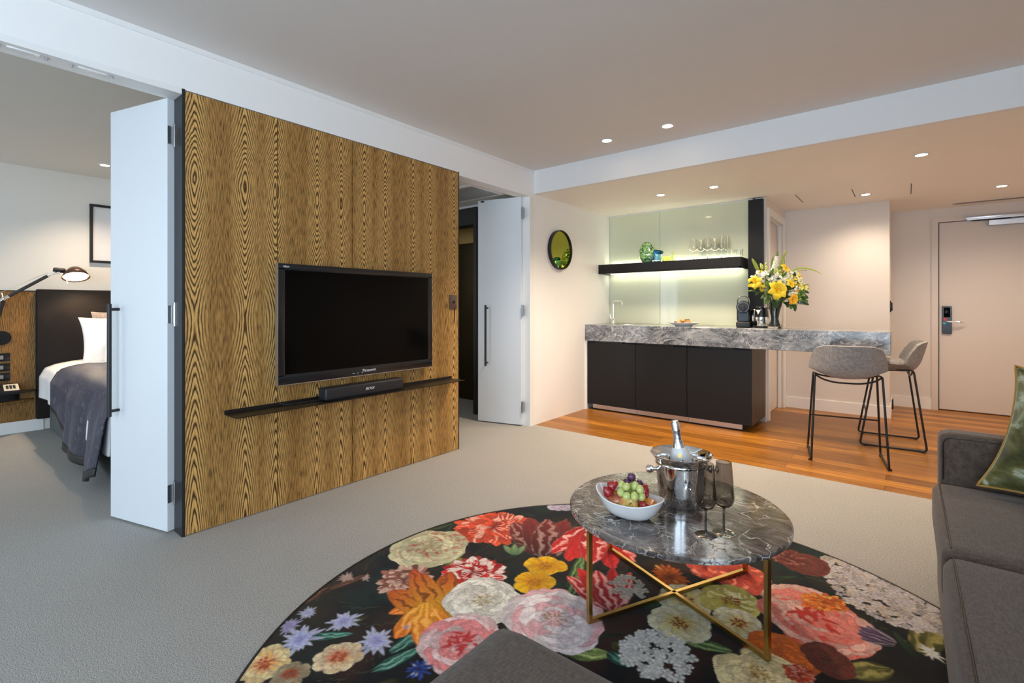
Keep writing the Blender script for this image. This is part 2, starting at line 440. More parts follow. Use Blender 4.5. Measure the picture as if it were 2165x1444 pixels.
def fabric(name, a, b, scale=420, rough=0.85, sheen=0.25, weave=True, bumpv=0.25):
    t = NT(name)
    n1 = t.noise(t.map((scale, scale * .16, scale)), 1.0, 2); n2 = t.noise(t.map((scale * .16, scale, scale * .16)), 1.0, 2)
    f = t.math('MULTIPLY', t.math('ADD', n1, n2), 0.5) if weave else n1
    nb = t.noise(t.obj(), 6, 3)
    c = t.mix(t.n('ShaderNodeMapRange', {'Value': f, 'From Min': 0.38, 'From Max': 0.62}).outputs[0], a, b)
    c = t.mix(t.math('MULTIPLY', nb, 0.25), c, tuple(v * .75 for v in a))
    t.set(col=c, rough=rough, sheen=sheen, spec=0.2); t.bump(f, bumpv, 0.001)
    return t.m
M['sofa'] = fabric('charcoal_sofa_weave', (0.068, 0.049, 0.037), (0.146, 0.106, 0.079), 300, 0.8, 0.2)
M['stool'] = fabric('light_grey_linen', (0.22, 0.205, 0.195), (0.42, 0.40, 0.385), 260, 0.85, 0.15)
M['greyvelvet'] = fabric('mushroom_velvet', (0.16, 0.13, 0.12), (0.26, 0.215, 0.20), 60, 0.6, 0.5)
def velvet():
    t = NT('green_crushed_velvet')
    n = t.noise(t.obj(), 7.0, 4, 0.6, 1.2); n2 = t.noise(t.obj(), 260, 2)
    c = t.ramp(n, [(0.32, (0.014, 0.016, 0.006)), (0.46, (0.085, 0.090, 0.024)), (0.54, (0.16, 0.165, 0.06)), (0.64, (0.52, 0.60, 0.46))])  # palest stop paints silvery highlights into the velvet colour
    c = t.mix(t.math('MULTIPLY', n2, 0.3), c, (0.05, 0.055, 0.02))
    t.set(col=c, rough=0.34, spec=0.6, sheen=1.0, sheenr=0.3, sheent=(0.78, 0.9, 0.70)); t.bump(n, 0.25, 0.01)
    return t.m
M['velvet'] = velvet()
M['piping'] = mat('mustard_piping', (0.42, 0.22, 0.03), 0.6)
def throwm():
    t = NT('crushed_velvet_throw')
    n = t.noise(t.map((70, 70, 26)), 1.0, 4, 0.7, 1.0)
    c = t.ramp(n, [(0.40, (0.008, 0.008, 0.016)), (0.56, (0.028, 0.027, 0.044)), (0.76, (0.30, 0.30, 0.38))])
    t.set(col=c, rough=0.5, sheen=0.15, sheent=(0.6, 0.65, 0.9)); t.bump(n, 0.3, 0.004)
    return t.m
M['throw'] = throwm()
def cabside():
    t = NT('dark_wood_laminate')
    n = t.noise(t.map((40, 40, 1.2)), 1.0, 4)
    t.set(col=t.ramp(n, [(0.3, (0.030, 0.018, 0.013)), (0.7, (0.095, 0.062, 0.048))]), rough=0.45)
    return t.m
M['cabside'] = cabside()
def glass(name, col=(1, 1, 1), rough=0.0, ior=1.45):
    t = NT(name); t.set(col=col, rough=rough, trans=1.0, ior=ior); return t.m
M['glass'] = glass('clear_glass', (0.97, 0.98, 0.97))
M['glass_foot'] = glass('thin_clear_glass', (0.97, 0.98, 0.97), 0.0, 1.10)
M['smoke'] = glass('smoked_glass', (0.50, 0.475, 0.46))
M['smoke_dark'] = glass('dark_smoked_glass', (0.16, 0.15, 0.15))
M['green_block'] = glass('lime_glass', (0.62, 0.80, 0.18), 0.05)
M['blueglass'] = glass('blue_glass', (0.42, 0.66, 0.90), 0.05)
M['splash'] = mat('pale_green_back_painted_glass', (0.66, 0.70, 0.53), 0.22, coat=0.35, coatr=0.03)
M['splash_edge'] = mat('glass_edge', (0.70, 0.76, 0.55), 0.2)
def speckle():
    t = NT('speckled_green_glass')
    v = t.n('ShaderNodeTexVoronoi', {'Vector': t.map((1, 1, .8)), 'Scale': 92.0}, feature='F1')
    w = t.n('ShaderNodeRGBToBW', {0: v.outputs['Color']}).outputs[0]
    c = t.ramp(w, [(0.0, (0.02, 0.07, 0.04)), (0.26, (0.05, 0.24, 0.10)), (0.38, (0.20, 0.62, 0.16)), (0.56, (0.55, 0.85, 0.30)), (0.72, (0.80, 0.92, 0.62)), (0.86, (0.30, 0.62, 0.85))], 'CONSTANT')
    t.set(col=c, rough=0.1, trans=0.45, coat=0.6); return t.m
M['speckle'] = speckle()
def mirror_m():
    t = NT('amber_tinted_mirror'); t.set(col=(0.40, 0.34, 0.045), rough=0.02, metal=1.0); return t.m
M['mirror'] = mirror_m()
M['bulb'] = emit('warm_lamp_glow', (1.0, 0.80, 0.55), 14.0)
M['bulb_soft'] = emit('warm_diffuser_glow', (1.0, 0.84, 0.62), 5.0)
M['led'] = emit('led_strip_glow', (1.0, 0.96, 0.74), 4.2)
M['tray'] = mat('sink_steel', (0.5, 0.5, 0.5), 0.3, 1.0)
# ================================================================= ROOM SHELL
ZC, ZK, ZH = 2.463, 2.24, 2.207
struct('floor_carpet', MB().box(-3.6, 4.2, -4.25, 3.83, -.05, 0).box(-3.6, -.0, 3.83, 5.6, -.05, 0), M['carpet'])
struct('floor_timber', MB().box(0.0, 4.2, 3.83, 7.4, -.05, 0.0), M['timber'])
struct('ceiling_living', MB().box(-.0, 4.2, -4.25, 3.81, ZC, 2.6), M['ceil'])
struct('ceiling_kitchen', MB().box(0.0, 4.2, 3.86, 7.4, ZK, 2.36), M['ceil_k'])
struct('wall_bulkhead', MB().box(0.0, 4.2, 3.81, 3.86, ZK, 2.6), M['bulk'])
struct('ceiling_bedroom', MB().box(-3.6, -.12, -4.25, 2.85, 2.44, 2.6), M['wall_bed'])
struct('ceiling_corridor', MB().box(-3.6, -.12, 2.85, 5.6, 2.25, 2.6), M['wall_bed'])
# left wall: header over the two openings, core behind the oak panels, the kitchen side wall
struct('wall_left', MB().box(-.12, 0, -4.25, .857, ZH, 2.6).box(-.12, 0, .857, 2.792, 2.232, 2.6).box(-.12, 0, 2.792, 3.743, ZH, 2.6)
       .box(-.12, 0, 3.743, 5.49, 0, 2.6).box(-.115, -.022, .868, 2.782, 0, 2.228), M['wall'])
struct('trim_1', MB().box(0, .007, -4.25, 3.81, 2.436, ZC), M['trim'])                # shadow bead under the ceiling
struct('trim_2', MB().box(0, .003, -4.25, .855, ZH, 2.236), M['trim'])                # lip along the header
struct('trim_3', MB().box(-.115, .0, .857, .866, 0, 2.236), M['steel_dark'])         # dark steel jamb beside the folding door
struct('trim_4', MB().box(-.115, .001, 2.784, 2.792, 0, 2.236), M['black_edge'])
struct('trim_5', MB().box(-.003, .0015, .8655, .870, 0, 2.236), M['black_edge'])
struct('trim_6', MB().box(0, .003, 3.743, 3.81, 0, ZH), M['trim'])
# oak panelled wall
wp = thing('wall_panelling', 'oak veneered panel wall behind the television', 'wall panelling')
wp['kind'] = 'structure'
struct('backing', MB().box(-.022, -.013, .868, 2.782, 0.0, 2.228), M['black_edge'], wp)
for a, b in ((.870, 1.330), (1.3355, 1.815), (1.8205, 2.299), (2.3045, 2.783)):
    struct('oak_panel', MB().box(-.013, 0, a, b, 0.004, 2.227), M['oak'], wp)
# outer shell
struct('wall_right', MB().box(4.15, 4.27, -4.25, ADDED_WIN[0], 0, 2.6).box(4.15, 4.27, ADDED_WIN[1], 7.4, 0, 2.6).box(4.15, 4.27, ADDED_WIN[0], ADDED_WIN[1], 0, ADDED_WIN[2]).box(4.15, 4.27, ADDED_WIN[0], ADDED_WIN[1], ADDED_WIN[3], 2.6), M['wall'])
_f = MB()
for _y in (ADDED_WIN[0], -1.85, ADDED_WIN[1] - .05): _f.box(4.17, 4.23, _y, _y + .05, ADDED_WIN[2], ADDED_WIN[3])
_f.box(4.17, 4.23, ADDED_WIN[0], ADDED_WIN[1], ADDED_WIN[2], ADDED_WIN[2] + .05).box(4.17, 4.23, ADDED_WIN[0], ADDED_WIN[1], ADDED_WIN[3] - .05, ADDED_WIN[3])
struct('window_3', _f, M['alu'])  # frame of the unseen window added for more daylight on the left wall
struct('wall_window', MB().box(-3.6, 4.2, -4.32, YW, 0, .12).box(-3.6, 4.2, -4.32, YW, 2.38, 2.6).box(-3.6, WIN[1][0], -4.32, YW, .12, 2.38)
       .box(WIN[1][1], WIN[0][0], -4.32, YW, .12, 2.38).box(WIN[0][1], 4.2, -4.32, YW, .12, 2.38), M['wall'])
for i, w in enumerate(WIN):
    f = MB(); x0, x1, z0, z1 = w
    f.box(x0, x0 + .05, -4.29, -4.22, z0, z1).box(x1 - .05, x1, -4.29, -4.22, z0, z1).box(x0, x1, -4.29, -4.22, z0, z0 + .05).box(x0, x1, -4.29, -4.22, z1 - .05, z1)
    for k in (1, 2): 
        xm = x0 + (x1 - x0) * k / 3; f.box(xm - .025, xm + .025, -4.29, -4.22, z0, z1)
    struct('window_%d' % (i + 1), f, M['alu'])
# bedroom shell
struct('wall_headboard', MB().box(-3.6, -3.5, -4.25, 5.6, 0, 2.6), M['wall_bed'])
struct('wall_corridor', MB().box(-3.5, -1.95, 3.85, 3.95, 0, 2.25).box(-.795, -.12, 3.85, 3.95, 0, 2.25).box(-1.95, -.795, 3.85, 3.95, 2.215, 2.25)
       .box(-3.5, -.12, 5.5, 5.6, 0, 2.25), M['wall'])
struct('baseboard_bedroom', MB().box(-3.5, -3.485, -4.2, .80, 0, .105), M['trim'])
struct('trim_7', MB().box(-.797, -.752, 3.80, 3.96, 0, 2.213).box(-1.95, -.797, 3.80, 3.96, 2.03, 2.213), M['black_edge'])
w = thing('wardrobe', 'dark bronze wardrobe front beyond the narrow white door', 'wardrobe', (-1.6, 4.36, 0))
MB().box(-.7, .62, 0, .5, .0, 2.2).build('body', mat('dark_bronze_gloss', (0.055, 0.038, 0.014), 0.28, 0.65), w, 0)
MB().box(-.7, .62, -.02, 0, 1.93, 2.2).build('reflection_band', mat('bronze_reflection', (0.55, 0.36, 0.12), 0.4, 0.5), w, 0)  # pale band paints a warm reflection onto the wardrobe front
g = thing('air_grille', 'slatted air conditioning grille in corridor ceiling above the right folding door', 'air grille', (-.575, 3.41, 2.25))
MB().box(-.36, .34, -.235, -.205, -.012, 0).box(-.36, .34, .205, .235, -.012, 0).box(-.36, -.33, -.205, .205, -.012, 0).box(.31, .34, -.205, .205, -.012, 0).build('frame', M['trim'], g, 0)
m_ = MB()
for k in range(13): m_.box(-.33, .31, -.195 + k * .0325, -.183 + k * .0325, -.010, -.001)
m_.build('slats', M['silver'], g, 0)
MB().box(-.33, .31, -.205, .205, -.0009, -.0001).build('dark_backing', M['black_edge'], g, 0)

# kitchen and entry shell
struct('wall_kitchen', MB().box(0, 1.62, 5.37, 5.49, 0, 2.36), M['wall'])
struct('wall_side', MB().box(1.60, 1.72, 5.37, 5.49, 0, 2.36).box(1.60, 1.72, 5.49, 6.25, 2.075, 2.36).box(1.60, 1.72, 6.25, 6.34, 0, 2.36), M['wall_entry'])
struct('wall_back', MB().box(1.60, 2.675, 6.34, 7.32, 0, 2.36), M['wall_entry'])
struct('wall_entry', MB().box(2.675, 3.085, 7.20, 7.32, 0, 2.36).box(4.02, 4.2, 7.20, 7.32, 0, 2.36).box(3.085, 4.02, 7.20, 7.32, 2.085, 2.36).box(3.085, 4.02, 7.262, 7.32, 0, 2.085), M['wall_entry'])  # last box is added behind the door to block leaking sky light
struct('baseboard_back', MB().box(1.737, 2.687, 6.328, 6.34, 0, .12).box(2.675, 2.687, 6.34, 7.20, 0, .12), M['trim'])
struct('baseboard_entry', MB().box(2.69, 3.028, 7.188, 7.20, 0, .12), M['trim'])
struct('trim_8', MB().box(1.72, 1.735, 5.425, 5.50, 0, 2.145).box(1.72, 1.735, 6.24, 6.335, 0, 2.145).box(1.72, 1.735, 5.50, 6.24, 2.072, 2.145)
       .box(1.60, 1.70, 5.49, 5.50, 0, 2.075).box(1.60, 1.70, 6.24, 6.25, 0, 2.075).box(1.60, 1.70, 5.5, 6.24, 2.066, 2.075)
       .box(1.672, 1.69, 5.5, 5.515, 0, 2.066).box(1.672, 1.69, 6.225, 6.24, 0, 2.066), M['trim'])
struct('trim_9', MB().box(3.028, 3.085, 7.184, 7.20, 0, 2.135).box(4.02, 4.077, 7.184, 7.20, 0, 2.135).box(3.085, 4.02, 7.184, 7.20, 2.083, 2.135), M['door_beige'])
d4 = struct('door_4', MB().box(1.62, 1.66, 5.503, 6.237, .008, 2.062), M['door_beige'])
# entry door
d3 = thing('door_3', 'pale entry door with black electronic lock', 'door', (3.555, 7.215, 0)); d3['kind'] = 'structure'
struct('leaf', MB().box(-.462, .462, 0, .045, .012, 2.077, .002), M['door_beige'], d3)
struct('gap', MB().box(-.470, -.4625, -.012, .04, 0, 2.084), M['black_edge'], d3)
lk = struct('lock_plate', MB().box(-.437, -.357, -.022, 0, .848, 1.155, .004), M['plastic_black'], d3)
MB().box(-.425, -.37, -.026, -.022, 1.03, 1.14, .002).build('reader', M['screen'], lk)
MB().tube(rounded([(-.40, -.02, .985), (-.40, -.06, .985), (-.285, -.06, .980), (-.265, -.045, .978)], .02), .0095, 12).build('lever_handle', M['chrome'], lk)
MB().cyl(.016, 0, .008, 20, T(-.415, -.022, 1.008, R(90))).build('red_sticker', mat('red_sticker', (.6, .03, .04), .4), lk)
MB().cyl(.013, 0, .007, 20, T(-.418, -.022, .965, R(90))).build('blue_sticker', mat('blue_sticker', (.05, .4, .65), .4), lk)
cl = struct('closer', MB().box(-.07, .26, -.055, 0, 2.005, 2.062, .004), M['alu'], d3)
MB().box(-.25, .24, -.048, -.018, 2.092, 2.118, .003).box(-.235, .23, -.042, -.024, 2.078, 2.092).build('slide_rail', M['alu'], cl)
MB().tube([(-.2, -.035, 2.075), (.1, -.04, 2.066)], .008, 8).build('arm', M['steel_dark'], cl)

# white pivoting leaves of the two openings
def hinge(y, z, parent, flip=1):
    h = MB().box(-.003, .032, -.004, .0, z - .048, z + .048).box(.034, .040, .0, .030, z - .048, z + .048)
    h.cyl(.007, z - .05, z + .05, 10, T(.034, .0, 0))
    return h
def folding_door(name, hx, hy, ang, width, label, handle_side, swap):
    """local x runs from the hinge to the free edge, y is the thickness"""
    d = thing(name, label, 'door', (hx, hy, 0), ang); d['kind'] = 'structure'
    struct('leaf', MB().box(0, width, -.020, .020, .010, 2.205, .002), M['door_white'], d)
    return d
d1 = folding_door('door_1', -.107, .843, math.atan2(-.131, -.46), .478, 'white half-width door leaf swung open beside the oak panels', 1, 0)
for z in (2.02, 1.11, .20):
    h = MB().box(-.0045, -.001, .000, .0195, z - .045, z + .045).cyl(.007, z - .06, z + .06, 12, T(-.012, -.009, 0)).box(-.016, -.012, -.017, -.012, z - .055, z + .055)
    struct('hinge', h, M['hinge'], d1)
def pull(d, x, side, z0, z1):
    h = MB()
    h.cyl(.0105, z0, z1, 14, T(x, side * .066, 0), .002)
    for z in (z0 + .03, z1 - .03): h.tube([(x, side * .02, z), (x, side * .066, z)], .008, 10)
    return struct('pull_handle', h, M['black_metal'], d, 40)
pull(d1, .402, 1, .565, 1.165)
d2 = folding_door('door_2', -.078, 3.722, math.atan2(-.119, -.46), .470, 'white half-width door leaf swung open at the right opening', 1, 0)
for z in (2.05, 1.11, .18):
    h = MB().box(-.0045, -.001, -.016, .018, z - .05, z + .05).cyl(.008, z - .055, z + .055, 10, T(-.010, .010, 0)).box(-.022, -.014, .004, .034, z - .05, z + .05)
    struct('hinge', h, M['hinge'], d2)
pull(d2, .362, 1, .565, 1.165)
MB().box(.40, .44, -.005, .021, 2.185, 2.2).build('catch', M['black_metal'], d2)
ct = thing('door_catch', 'pale roller catch set in the header over the left opening', 'door catch', (-.035, .30, ZH), 0, 'roller catches in the header soffit')
MB().box(-.010, .010, -.05, .05, -.006, 0, .002).build('strike_plate', M['ceramic'], ct)
for _s in (-.07, .07): MB().cyl(.006, -.012, 0, 10, T(0, _s, 0)).build('screw', M['alu'], ct)
c2 = copy_tree(ct); c2.location.y = .52

# ------------------------------------------------- recessed ceiling lights
def downlight(loc, label, tilt=(0, 0), on=True):
    t = thing('ceiling_light', label, 'ceiling light', loc, 0, 'recessed ceiling downlights')
    MB().lathe([(.047, 0), (.050, -.004), (.046, -.006), (.036, -.004), (.034, .0)], 28).build('trim_ring', M['ceramic'], t)
    b = MB().lathe([(0, -.0035), (.032, -.0035), (.033, -.001)], 24); b.build('lamp', M['bulb'] if on else M['bulb_soft'], t)
    return t
WARM = (1.0, 0.80, 0.60)
downlight((.964, 3.472, ZC), 'left of the two bright downlights in the living room ceiling')
downlight((1.456, 3.467, ZC), 'right of the two bright downlights in the living room ceiling')
for x in (.964, 1.456): spot((x, 3.47, ZC - .03), 42, WARM, 112, .8)
KL = [(.942, 4.618, 'ceiling downlight over the worktop, nearer the mirror wall', 38), (1.443, 4.611, 'ceiling downlight over the worktop, nearer the flowers', 38),
      (2.891, 4.57, 'large ceiling downlight above the bar stools', 50), (2.5, 5.849, 'ceiling downlight between the two black ceiling slots, before the back wall', 34), (3.479, 6.209, 'ceiling downlight in front of the entry door', 38)]
for x, y, lb, wt in KL:
    downlight((x, y, ZK), lb)
    spot((x, y, ZK - .03), wt * 0.66, WARM, 150, 1.0, radius=.09)
downlight((-2.88, 1.13, 2.44), 'ceiling downlight in the bedroom beside the white door')
spot((-2.88, 1.13, 2.40), 26, WARM, 120, .9)
for i, (x, y0, y1, lb) in enumerate(((1.966, 5.445, 5.887, 'thin black slot in the kitchen ceiling nearest the side door'), (2.414, 5.51, 5.91, 'thin black slot in the kitchen ceiling, middle of three'), (2.843, 5.587, 6.10, 'thin black slot in the kitchen ceiling nearest the entry door'))):
    tag(MB().box(x - .0035, x + .0035, y0, y1, ZK - .002, ZK + .0).build('ceiling_slot', M['black_edge']), lb, 'ceiling slot', 'ceiling slots')
g = thing('ceiling_grille', 'long slot grille in the ceiling above the entry door', 'air grille', (3.65, 6.97, ZK))
MB().box(-.46, .48, -.055, -.04, -.006, 0).box(-.46, .48, .04, .055, -.006, 0).box(-.46, -.445, -.04, .04, -.006, 0).build('frame', M['door_beige'], g, 0)
MB().box(-.445, .48, -.04, .04, -.002, -.0005).box(-.445, .48, -.004, .004, -.006, -.001).build('slats', mat('grille_bronze', (.25, .2, .15), .5), g, 0)
# small fittings
p = thing('wall_switch', 'bronze light switch on the oak wall at the right edge', 'light switch', (0, 2.722, 1.185))
MB().box(0, .009, -.036, .036, -.058, .058, .002).build('plate', mat('bronze_plate', (.17, .12, .11), .35, .7), p)
MB().cyl(.011, 0, .006, 16, T(.009, 0, 0, 0, R(90))).build('button', M['plastic_black'], p)
p = thing('wall_socket', 'black switch plate on the end of the back wall, above the bar', 'switch', (2.675, 6.50, 1.15))
MB().box(0, .010, -.05, .05, -.06, .06, .002).box(.010, .022, -.02, .02, -.045, .04, .003).build('plate', M['plastic_black'], p)
p = thing('wall_socket', 'black power socket at skirting height on the end of the back wall', 'power socket', (2.687, 6.72, .09))
MB().box(0, .014, -.05, .05, -.05, .05, .002).build('plate', M['plastic_black'], p)
# ================================================================= KITCHEN
for i, (a, b, lb) in enumerate(((.020, .594, 'charcoal base cabinet under the sink, beside the white side wall'), (.597, 1.133, 'charcoal base cabinet in the middle of the three'), (1.136, 1.720, 'charcoal base cabinet with dark wood side, nearest the bar stools'))):
    c = thing('base_cabinet', lb, 'cabinet', (a, 4.795, 0), 0, 'kitchen base cabinets'); w_ = b - a
    last = i == 2
    MB().box(0, w_ - (.019 if last else 0), .02, .53, .062, .765).build('body', M['cab'], c, 0)
    d = MB().box(.001, w_ - .001, 0, .019, .066, .752, .0015).build('door', M['cab'], c, 0)
    MB().box(w_ * .5 - .18, w_ * .5 + .14, -.004, .012, .753, .764).build('finger_pull', M['black_edge'], d, 0)
    if last:
        MB().box(w_ - .018, w_, .0195, .54, .062, .765).build('side_panel', M['cabside'], c, 0)
    k = MB().box(.05 if i == 0 else 0, w_ - (.09 if last else 0), .050, .53, .0, .062).build('plinth', M['cab'], c, 0)
    MB().box(.05 if i == 0 else 0, w_ - (.09 if last else 0), .040, .050, .014, .058).build('metal_kickstrip', M['alu'], k, 0)
struct('trim_10', MB().box(.0, .019, 4.785, 4.82, 0, .768), M['trim'])
wt = thing('stone_worktop', 'grey veined stone worktop running on as a bar', 'worktop', (0, 4.775, .768))
MB().box(0.003, 2.713, 0, .597, 0, .181, .003, 1).build('slab', M['marble'], wt, 0)
st = thing('breakfast_table_support', 'white panel under the far end of the stone bar', 'support panel', (2.60, 5.02, 0))
MB().box(0, .03, 0, .33, 0, .768).build('panel', M['wall_entry'], st, 0)
bpy.data.objects.remove(st.children[0]); bpy.data.objects.remove(st)
sp = thing('splashback', 'pale green glass splashback behind the worktop', 'splashback', (0, 5.360, .9495))
for a, b in ((.004, .632), (.636, 1.564)):
    MB().box(a, b, 0, .008, 0, 1.278, .001, 1).build('glass_panel', M['splash'], sp, 0)
tag(MB().box(1.567, 1.702, 5.325, 5.37, .949, 2.222).build('tall_panel', M['cab']), 'tall narrow black panel at the right end of the green splashback', 'panel')
# floating shelf
fs = thing('floating_shelf', 'thick black floating shelf on the green glass wall', 'shelf', (0, 5.082, 1.53))
MB().box(.002, 1.558, 0, .277, .012, .106, .002, 1).box(.002, .022, 0, .277, 0, .012).box(1.538, 1.558, 0, .277, 0, .012).box(.002, 1.558, 0, .02, 0, .012).build('body', M['cab'], fs, 0)
MB().box(.03, 1.53, .04, .25, .006, .0115).build('under_panel', M['silver'], fs, 0)
MB().box(.05, 1.52, .215, .245, .001, .0055).build('led_strip', M['led'], fs, 0)
ZS = 1.636
MB().box(.05, 1.50, .255, .272, .1062, .112).build('top_led_strip', emit('top_led_glow', (1.0, .96, .74), 9.5), fs, 0)
# sink and tap
sk = thing('sink', 'small steel sink set into the worktop', 'sink', (.25, 5.14, .949))
MB().lathe([(0, .0015), (.15, .0015), (.155, .004), (.185, .004), (.188, 0)], 36, T(s=(1, .7, 1))).build('rim', M['tray'], sk)
MB().cyl(.02, .0016, .0035, 16).build('drain', M['chrome'], sk)
tp = thing('tap', 'tall chrome swan neck tap by the sink', 'tap', (.125, 5.22, .9495))
MB().lathe([(0, 0), (.024, 0), (.024, .01), (.019, .016), (.018, .06), (.013, .07), (0, .07)], 20).tube(rounded([(0, 0, .06), (0, 0, .265), (.115, -.03, .265), (.135, -.036, .20)], .032, 6), .0095, 12).build('spout', M['chrome'], tp)
MB().tube([(-.015, -.01, .05), (-.03, -.016, .075), (-.033, -.018, .11)], [.011, .009, .006], 10).build('lever', M['chrome'], tp)
# round amber mirror
mr = thing('wall_mirror', 'round amber tinted mirror in dark frame on white wall', 'mirror', (0, 4.245, 1.735))
MB().lathe([(.203, .001), (.203, .040), (.194, .040), (.194, .022), (0.0, .022), (0, .001)], 56, T(0, 0, 0, 0, R(90))).build('frame', M['black_metal'], mr)
MB().lathe([(0, .0225), (.1935, .0225), (.1935, .026), (0, .026)], 56, T(0, 0, 0, 0, R(90))).build('mirror_glass', M['mirror'], mr)

# things on the shelf
v = thing('glass_vase', 'egg shaped speckled green glass vase on the black shelf', 'vase', (.555, 5.215, ZS))
prof = [(.0, 0), (.045, 0), (.066, .02), (.088, .06), (.094, .10), (.088, .145), (.070, .19), (.046, .222), (.026, .238), (.0, .242)]
MB().lathe(prof, 36, T(ry=R(-6), s=(1, .75, 1))).build('body', M['speckle'], v, 180)
v = thing('glass_bowl', 'blue and clear blown glass vessel in front of green vase', 'glass vessel', (.675, 5.165, ZS))
MB().lathe([(0, 0), (.032, 0), (.055, .02), (.062, .05), (.050, .085), (.040, .092), (.036, .088), (.050, .05), (.042, .022), (.0, .012)], 32).build('body', M['blueglass'], v, 50)
MB().lathe([(.038, .088), (.052, .098), (.056, .115), (.044, .132), (.0, .136), (0, .126), (.036, .122), (.044, .113), (.036, .094)], 32, T(ry=R(10))).build('blue_collar', glass('deep_blue_glass', (.08, .38, .72), .03), v, 180)
b_ = thing('glass_box', 'small square lime glass dish on the shelf', 'glass dish', (.785, 5.2, ZS))
MB().box(-.048, .048, -.035, .035, 0, .058, .006).build('body', M['green_block'], b_)
tp2 = thing('glass_stopper', 'small pale green glass bottle behind the lime dish', 'bottle', (.812, 5.275, ZS))
MB().lathe([(0, 0), (.02, 0), (.024, .02), (.022, .06), (.010, .075), (.013, .085), (.015, .10), (.006, .112), (0, .113)], 20).build('body', glass('yellow_green_glass', (.75, .86, .35), .02), tp2, 180)

def wine(name, label, cat, loc, sc, bowlp, group):
    t = thing(name, label, cat, loc, 0, group)
    h0 = bowlp[0][1]
    MB().lathe([(0, 0), (.036, 0), (.036, .0015), (.012, .004), (.0035, .012), (.0032, h0 - .006), (.006, h0), (.0, h0 + .001)], 28, T(s=sc)).build('foot_and_stem', M['glass'], t, 50)
    out = bowlp; inn = [(max(r - .0012, 0), z + (.002 if i == 0 else 0.0004)) for i, (r, z) in enumerate(out)]
    MB().lathe(out + inn[::-1], 32, T(s=sc)).build('bowl', M['glass'], t, 50)
    return t
BW = [(0.0, .092), (.022, .096), (.044, .112), (.047, .122), (.040, .17), (.033, .215)]
BF = [(0.0, .085), (.014, .090), (.027, .105), (.029, .118), (.025, .18), (.022, .235)]
for (x, y, bw, lb) in ((1.075, 5.17, BW, 'stemmed wine glass on the shelf, first from the vase'), (1.118, 5.27, BW, 'stemmed wine glass on the shelf, second from the vase'), (1.217, 5.17, BW, 'stemmed wine glass on the shelf, third from the vase'),
                       (1.262, 5.27, BW, 'stemmed wine glass on the shelf, next to the flutes'), (1.352, 5.17, BF, 'tall flute glass on shelf, the taller looking front one'), (1.385, 5.26, BF, 'tall flute glass on shelf, behind the other flute')):
    wine('wine_glass' if bw is BW else 'flute_glass', lb, 'glass', (x, y, ZS), 1.0, bw, 'stemware on the black shelf')
def tumbler(loc, label):
    t = tag(MB().lathe([(0, 0), (.028, 0), (.034, .085), (.0325, .085), (.027, .006), (0, .006)], 28).build('tumbler', M['glass'], None, 50), label, 'glass', 'tumblers at the end of the shelf')
    t.location = loc
tumbler((1.452, 5.16, ZS), 'clear tumbler at shelf end, first after the flutes'); tumbler((1.515, 5.20, ZS), 'clear tumbler at shelf end, at the very corner'); tumbler((1.48, 5.29, ZS), 'clear tumbler at shelf end, behind the others')

# on the worktop
ZT = .9495
pl = tag(MB().lathe([(0, 0), (.085, 0), (.09, .006), (.10, .012), (.15, .030), (.163, .036), (.163, .039), (.148, .034), (.095, .016), (0, .012)], 48, T(s=(1, .72, 1))).build('plate', M['ceramic'], None, 60), 'oval white plate of biscuits on the worktop', 'plate')
pl.location = (1.03, 5.0, ZT)
bis = [mat('dark_biscuit', (.10, .035, .015), .7, grain=.5, gscale=60, bump=.5), mat('golden_biscuit', (.55, .30, .10), .7, grain=.4, gscale=60, bump=.5)]
for k in range(12):
    a = k * 2.4; r = .016 + .0072 * k
    bm_ = MB(); dk = k % 3 == 0
    if k % 2: bm_.soft(.030, .019, .009, .008, 6, wob=.001)
    else: bm_.lathe([(0, 0), (.021, 0), (.024, .006), (.019, .013), (0, .016)], 16, T(z=-.008))
    o = bm_.build('biscuit', bis[0 if dk else 1])
    o.location = (1.03 + r * math.cos(a), 5.0 + r * .5 * math.sin(a), ZT + .034 + .012 * (k < 7) + .012 * (k < 4)); o.rotation_euler = (R(random.uniform(-14, 14)), R(random.uniform(-14, 14)), a)
    tag(o, ('dark chocolate' if dk else 'golden') + (' oblong' if k % 2 else ' round') + ' biscuit in the heap on the oval plate', 'biscuit', 'dark biscuits on the plate' if dk else 'golden biscuits on the plate')
# capsule coffee machine
cm = thing('coffee_machine', 'small black capsule coffee machine with wire handle', 'coffee machine', (1.575, 5.10, ZT), R(12))
MB().box(-.058, .058, -.02, .14, .055, .205, .02, 4).cyl(.060, -.075, .075, 28, T(0, .0, .195, R(90), 0, 0), .008).build('body', M['plastic_black'], cm)
MB().cyl(.044, .073, .082, 24, T(0, .0, .195, R(90)), .003).cyl(.018, .08, .125, 14, T(0, 0.02, .195, R(90)), .004).box(-.009, .009, -.11, -.06, .135, .185, .003).build('spout', M['plastic_matt'], cm)
MB().box(-.060, .060, -.115, .14, .0, .055, .010, 3).build('drip_tray', M['plastic_matt'], cm)
MB().box(-.045, .045, -.021, -.018, .06, .15).build('grille', M['steel_dark'], cm, 0)
MB().tube([(-.052, -.01, .20)] + arc((0, -.01, .25), .052, PI, 0, 14) + [(.052, -.01, .20)], .0045, 8).build('carry_handle', M['chrome'], cm)
MB().lathe([(0, 0), (.040, 0), (.042, .004), (.042, .17), (.038, .175), (0, .175)], 28, T(.105, .02, 0)).build('water_tank', M['chrome'], cm)
